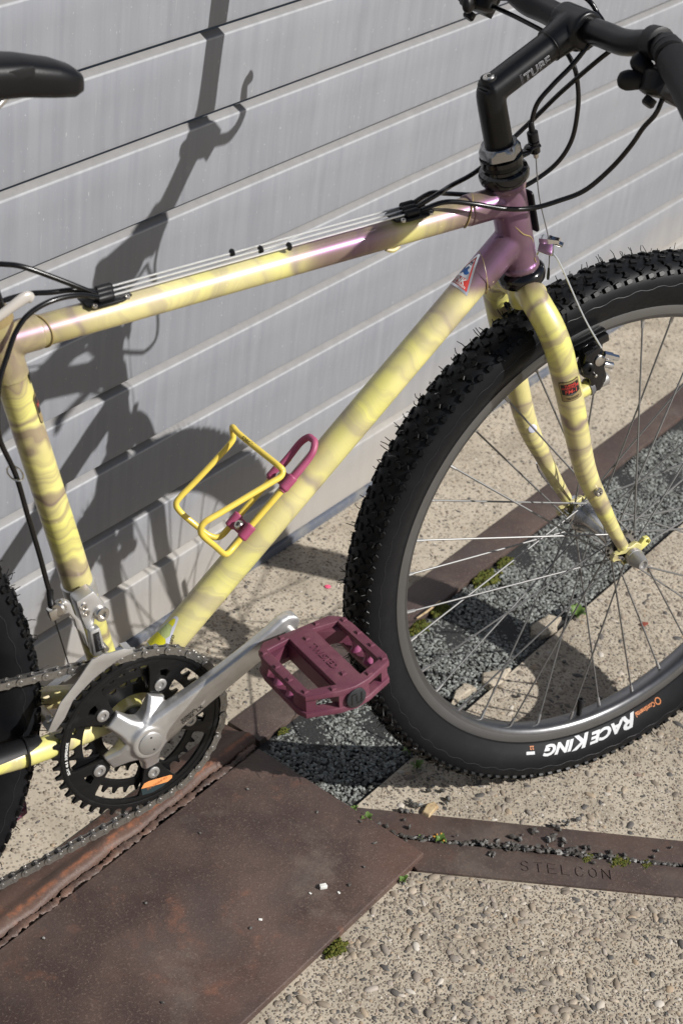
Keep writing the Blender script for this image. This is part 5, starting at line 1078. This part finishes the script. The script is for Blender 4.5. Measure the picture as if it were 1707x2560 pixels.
# ---- pedals
def pedal(sg, axp, tilt, name):
    pd = empty(name, bike); M3 = np.c_[(math.cos(tilt), 0, math.sin(tilt)), (0, -sg, 0), (-math.sin(tilt), 0, math.cos(tilt))] if sg > 0 else np.c_[(math.cos(tilt), 0, math.sin(tilt)), (0, 1, 0), (-math.sin(tilt), 0, math.cos(tilt))]
    pd.matrix_local = Matrix(np.vstack([np.c_[M3, axp], [0, 0, 0, 1]]).tolist())
    # local: x fore-aft, y inwards to the crank, z up; outer end at y = -.088
    out = [(-.034, .000), (.034, .000), (.043, -.008), (.0455, -.020), (.0455, -.074), (.042, -.083), (.014, -.0935), (.0, -.0955), (-.014, -.0935), (-.042, -.083), (-.0455, -.074), (-.0455, -.020), (-.043, -.008)]; pd.scale = (1.12, 1.12, 1.12)
    win = lambda s_: [(s_ * .0125, -.0085), (s_ * .0355, -.0115), (s_ * .0355, -.0760), (s_ * .0125, -.0835)]
    hl = [win(1)[::-1], win(-1)]
    lay = plate([out] + hl, .0062, .0012, 2); mid = [[(-.0135, -.001), (.0135, -.001), (.0135, -.086), (.0150, -.0925), (0, -.0945), (-.0150, -.0925), (-.0135, -.086)]]
    for s_ in (-1, 1):
        mid += [[(s_ * .0335, -.0020), (s_ * .0415, -.0085), (s_ * .0440, -.0160), (s_ * .0440, -.0230), (s_ * .0345, -.0195), (s_ * .0140, -.0075), (s_ * .0140, -.0020)], [(s_ * .0440, -.0660), (s_ * .0440, -.0735), (s_ * .0408, -.0815), (s_ * .0330, -.0845), (s_ * .0345, -.0740), (s_ * .0375, -.0650)]]
    body = join(lay, ) if False else join((lay[0] + A([0, 0, .0090]), lay[1]), (lay[0] - A([0, 0, .0090]), lay[1]), *[plate([m_], .0130) for m_ in mid])
    o = mk('pedal_body', body, MAT['pedal'], pd, ang=35)
    pins = [(-.041, -.014), (-.0415, -.036), (-.0415, -.057), (-.039, -.078), (.041, -.014), (.0415, -.036), (.0415, -.057), (.039, -.078), (-.018, -.0048), (.018, -.0048), (-.018, -.0880), (.018, -.0880), (0, -.018), (0, -.076)]
    me_p = None
    for x, y in pins:
        for sz in (1, -1):
            if me_p is None: q = mk('grip_pin', loft([[(a_, b_, -.001) for a_, b_ in ((-.0030, -.0024), (.0030, -.0024), (.0030, .0024), (-.0030, .0024))], [(a_, b_, .0020) for a_, b_ in ((-.0014, -.0016), (.0022, -.0016), (.0022, .0016), (-.0014, .0016))]]), MAT['pedal'], pd, smooth=False); me_p = q.data
            else: q = link('grip_pin', me_p, pd)
            q.location = (x, y, sz * .0118); q.rotation_euler = (0 if sz > 0 else math.pi, 0, 0)
    for s_ in (-1, 1):
        for yy in (-.0345, -.0540): mk('inner_rib', lathe([(-.0066, .0052), (-.003, .0036), (.003, .0036), (.0066, .0052)], (s_ * .0395, yy, .0), (0, 0, 1), 14), MAT['pedalpin'], pd)
    mk('spindle', lathe([(-.004, .0085), (.004, .0085), (.0045, .0065), (.020, .0065)], (0, 0, 0), (0, 1, 0), 20), MAT['bolt'], pd)
    mk('badge', lathe([(.0942, .0095), (.0962, .0095), (.0966, .0088)], (0, 0, 0), (0, -1, 0), 30), MAT['badge'], pd)
    for x0, z0_, ww, hh in ((-.0048, .0, .0011, .010), (.0048, 0, .0011, .010), (0, .0, .0011, .006), (-.0025, .0048, .0045, .0011), (.0025, -.0048, .0045, .0011)): mk('badge_mark', box((x0, -.0967, z0_), (ww, .0006, hh)), MAT['ink'], pd)
    V, F = text('TWISTED', .0092, extrude=.0006, align='CENTER', bold=.0002); V = V.copy(); V = np.c_[V[:, 1] - .0035, -V[:, 0] - .047, V[:, 2] + .0122]; mk('raised_lettering', (V, F), MAT['pedal'], pd, smooth=False)
    return pd
pedal(-1, CP + er * .1765 + A([.001, -.1005, -.0075]), math.radians(7), 'pedal')
pf_ = pedal(1, CP - er * .1765 + A([0, .1005, 0]), math.radians(6), 'pedal')

# ---- chain: every link its own piece
chn = part('chain')
def fig8(rr_e, waist, n=7):
    P = []
    for cx, a0, a1 in ((.0127, -125, 125), (0, 55, 305)):
        for a in np.radians(np.linspace(a0, a1, n)): P.append((cx + rr_e * math.cos(a), rr_e * math.sin(a)))
    return P
def plates(ys, r, th_, pin_r, pin_h):
    base = loft([[(x, -th_ / 2, z) for x, z in fig8(r, .003)], [(x, th_ / 2, z) for x, z in fig8(r, .003)]])
    ps = [(base[0] + A([0, y, 0]), base[1]) for y in ys]
    for cx in (0, .0127): ps.append(lathe([(-pin_h, pin_r * .7), (-pin_h + .0004, pin_r), (pin_h - .0004, pin_r), (pin_h, pin_r * .7)], (cx, 0, 0), (0, 1, 0), 9))
    return join(*ps)
outer_l = plates((-.0032, .0032), .0046, .0010, .0023, .0043); inner_l = plates((-.0020, .0020), .0044, .0009, .0038, .0016)
path = []
RP = .0930
def chain_y(x): return -.0525 + (.0525 - .0255) * min(1, max(0, -x / .42))
for x in np.linspace(-.428, -.004, 200): path.append((x, chain_y(x), np.interp(x, [-.428, 0], [.342 + .0567, CP[2] + RP])))
for a in np.radians(np.linspace(90, -70, 300)): path.append((CP[0] + RP * math.cos(a), -.0525, CP[2] + RP * math.sin(a)))
pe = A(path[-1])
for t in np.linspace(.003, 1, 200): x = pe[0] + (-.405 - pe[0]) * t; path.append((x, chain_y(x), pe[2] + (.098 - pe[2]) * t - .006 * math.sin(t * math.pi)))
path = A(path); dl_ = np.r_[0, np.cumsum(np.linalg.norm(np.diff(path, axis=0), axis=1))]
ns = int(dl_[-1] / .0127); pins_ = np.stack([np.interp(np.arange(ns + 1) * .0127, dl_, path[:, i]) for i in range(3)], 1)
me_o = me_i = None
for k in range(ns):
    a, b = pins_[k], pins_[k + 1]; ex = nrm(b - a); ez = nrm(np.cross(ex, (0, 1, 0))); ey = np.cross(ez, ex)
    if k % 2 == 0:
        if me_o is None: q = mk('chain_link', outer_l, MAT['steel'], chn, ang=30); me_o = q.data
        else: q = link('chain_link', me_o, chn)
    else:
        if me_i is None: q = mk('chain_link', inner_l, MAT['steel'], chn, ang=30); me_i = q.data
        else: q = link('chain_link', me_i, chn)
    q.matrix_local = Matrix(np.vstack([np.c_[np.c_[ex, ey, ez], a], [0, 0, 0, 1]]).tolist())
rd = part('rear_derailleur')
for p_ in ((-.405, -.027, .125), (-.430, -.027, .215)): cog(11, 0, .004, .004, rd, MAT['plastic'], 'pulley', p_)
for y in (-.021, -.033): mk('cage_plate', xf(plate([[(-.018, -.010), (.016, -.012), (.010, .10), (-.012, .10)]], .002, .0004), [[1, 0, 0, -.405 - .012], [0, 0, 1, y], [0, 1, 0, .120], [0, 0, 0, 1]]), MAT['alu_dull'], rd)
mk('body', sweep([(-.430, -.045, .215), (-.425, -.060, .255), (-.432, -.062, .300), (-.428, -.070, .335)], [.012, .014, .013, .009], 14, 4), MAT['alu_dull'], rd)

# ---- front derailleur
fdr = part('front_derailleur')
FDP = [(-.0582, .4078), (-.0456, .4115), (-.0429, .41), (-.0244, .4105), (-.016, .408), (-.0142, .4034), (-.0243, .4015), (-.0323, .3992), (-.0458, .3921), (-.0561, .3866), (-.0679, .3772), (-.0774, .369), (-.0865, .3508), (-.0964, .3393), (-.1042, .3405), (-.0906, .37), (-.074, .3881), (-.0615, .4043)]
P3 = lambda y, dx=0, dz=0: [[1, 0, 0, dx], [0, 0, 1, y], [0, 1, 0, dz], [0, 0, 0, 1]]
mk('outer_cage_plate', xf(plate([FDP], .0016, .0004), P3(-.0612)), MAT['alu'], fdr)
mk('inner_cage_plate', xf(plate([[(x + .002, z) for i, (x, z) in enumerate(FDP)]], .0016, .0004), P3(-.0470, .0090, -.0105)), MAT['alu_dull'], fdr)
mk('cage_tail', bevelled(box((-.0985, -.0540, .3430), (.010, .0140, .006), rotY(1.0)), .001, 1), MAT['alu_dull'], fdr); mk('tail_screw', lathe([(0, .004), (.003, .004), (.004, .003)], (-.0985, -.0550, .3490), (-.5, -.2, .8), 12), MAT['bolt'], fdr)
mk('cage_bridge', bevelled(box((-.0185, -.0540, .4065), (.008, .0140, .0020)), .0006, 1), MAT['alu'], fdr)
BODY = [(-.0619, .4585), (-.0436, .4658), (-.0315, .4485), (-.0307, .4412), (-.0359, .4339), (-.0418, .4356), (-.0430, .4273), (-.0460, .4265), (-.0507, .4224), (-.0559, .4373)]
mk('clamp_band', lathe([(-.0080, .0152), (-.0075, .0168), (.0075, .0168), (.0080, .0152)], BB + STD * .153, STD, 30), MAT['alu'], fdr)
mk('body', bevelled(xf(plate([BODY], .017), P3(-.0285)), .0022, 2, 35), MAT['alu'], fdr)
LINK = [(-.0505, .4262), (-.0403, .4285), (-.0336, .3998), (-.0340, .3960), (-.0468, .3965)]
mk('linkage', bevelled(xf(plate([LINK], .010), P3(-.0385)), .0020, 2, 35), MAT['alu'], fdr)
mk('name_plate', xf(plate([[(-.0480, .4232), (-.0418, .4246), (-.0378, .4030), (-.0442, .4018)]], .0010, .0003), P3(-.0439)), MAT['ink'], fdr)
V, F = text('DEORE LX', .0040, align='CENTER'); d_ = nrm(A([-.0378 + .0418, .4030 - .4246])); out = [A([-.0431, -.0446, .4132]) + A([d_[0] * x - d_[1] * y, 0, d_[1] * x + d_[0] * y]) for x, y, z in V]; mk('lettering', (A(out), F), MAT['greyink'], fdr, smooth=False)
ARM = [(-.0799, .4665), (-.0755, .468), (-.0705, .4639), (-.0661, .4496), (-.0602, .4416), (-.0557, .4278), (-.0511, .4074), (-.0541, .4123), (-.0586, .4255), (-.0646, .4343), (-.0668, .4443), (-.0733, .4532), (-.0791, .4533)]
mk('pull_arm', bevelled(xf(plate([ARM], .008), P3(-.0400)), .0018, 2, 35), MAT['alu'], fdr)
screw('clamp_bolt', (-.0365, -.0368, .4395), (.1, -1, .1), .0075, .0050, fdr)
for q in ((-.0545, -.0370, .4520), (-.0520, -.0370, .4445)): screw('limit_screw', q, (0, -1, .1), .0036, .0020, fdr)
mk('anchor_bolt', lathe([(-.004, .0070), (.005, .0070), (.0065, .0055)], (-.0800, -.0400, .4600), (-.7, -.7, .1), 18), MAT['bolt'], fdr)
mk('anchor_clamp', bevelled(box((-.0870, -.0400, .4560), (.010, .009, .012), rotY(.25)), .0015, 2), MAT['bolt'], fdr)
mk('housing_ferrule', sweep([(-.0862, -.0322, .476), (-.0868, -.034, .468), (-.0872, -.0375, .462)], [.0034, .0032, .0036], 12, 3), MAT['plastic'], fdr)
mk('pull_wire', sweep([(-.0872, -.0400, .455), (-.0780, -.0410, .418), (-.0690, -.0420, .3815)], .0007, 6, 3), MAT['housing'], fdr)
mk('pivot_pin', lathe([(-.010, .0028), (.010, .0028)], (-.0345, -.036, .4035), (0, 1, 0), 10), MAT['bolt'], fdr)

# ---- bottle cage
bc = part('bottle_cage')
DN = A([-DTD[2], 0, DTD[0]])
def dt(al, pe_, y): return BB + DTD * al + DN * pe_ + A([0, y, 0])
WR = .0031
near = [dt(.300, .0250, -.0118), dt(.2800, .0262, -.0120), dt(.250, .0275, -.0125), dt(.2165, .0282, -.0128), dt(.200, .0285, -.0138), dt(.1890, .0325, -.0175), dt(.1860, .0400, -.0210), dt(.1870, .0640, -.0300), dt(.1875, .0860, -.0355), dt(.1900, .0960, -.0368), dt(.1985, .0995, -.0372), dt(.2150, .0925, -.0375), dt(.2500, .0765, -.0375), dt(.2700, .0672, -.0375), dt(.2795, .0630, -.0372), dt(.2850, .0640, -.0350), dt(.2860, .0685, -.0300), dt(.2850, .0760, .000), dt(.2845, .0830, .0270), dt(.2855, .0850, .0370), dt(.2845, .0825, .0405), dt(.2805, .0780, .0395), dt(.2740, .0745, .0375), dt(.2500, .0755, .0370), dt(.2210, .0775, .0370), dt(.2000, .0795, .0370), dt(.1910, .0780, .0360), dt(.1880, .0690, .0325), dt(.1880, .0500, .0230), dt(.1890, .0350, .0165), dt(.1960, .0265, .0130), dt(.2165, .0262, .0125), dt(.250, .0260, .0122), dt(.2800, .0255, .0120), dt(.300, .0250, .0118)]
mk('cage_wire', sweep(near, WR, 14, 5), MAT['cagey'], bc)
mk('upper_hoop', sweep([dt(.270, .0270, -.0122), dt(.300, .0262, -.0122), dt(.318, .0275, -.0115), dt(.3275, .0290, -.0060), dt(.3285, .0295, .0), dt(.3275, .0290, .0060), dt(.318, .0275, .0115), dt(.300, .0262, .0122), dt(.270, .0262, .0122)], [.0042, .0038, .0036, .0036, .0036, .0036, .0036, .0038, .0042], 14, 5), MAT['magenta'], bc)
for al in (.2165, .2800):
    sl_ = [(lathe([(-.0085, .0046), (-.0075, .0054), (.0075, .0054), (.0085, .0046)], dt(al, .0272, y), DTD, 16)) for y in (-.0124, .0122)]
    fuse(join(*sl_, xf(box((0, 0, 0), (.014, .022, .0045)), np.vstack([np.c_[np.c_[DTD, (0, 1, 0), DN], dt(al, .0258, 0)], [0, 0, 0, 1]]))), .0009, 'clamp_block', MAT['magenta'], bc, 2)
    screw('cage_bolt', dt(al, .0275, 0), DN, .0050, .0042, bc)
    mk('standoff', lathe([(.0150, .0055), (.0262, .0055)], dt(al, 0, 0), DN, 16), MAT['plastic'], bc)
V, F = text('specials', .0062, align='CENTER'); pa, pb = dt(.2852, .0740, -.004), dt(.2846, .0825, .0250); dd = nrm(pa - pb); nv = nrm(nrm(CAMB - pa) - dd * (nrm(CAMB - pa) @ dd)); sv = np.cross(nv, dd)
out = [(pa + pb) / 2 + dd * x + (sv * math.sin((y - .0016) / WR) + nv * math.cos((y - .0016) / WR)) * (WR + .0005) for x, y, z in V]
mk('worn_lettering', (A(out), F), MAT['ink'], bc, smooth=False)
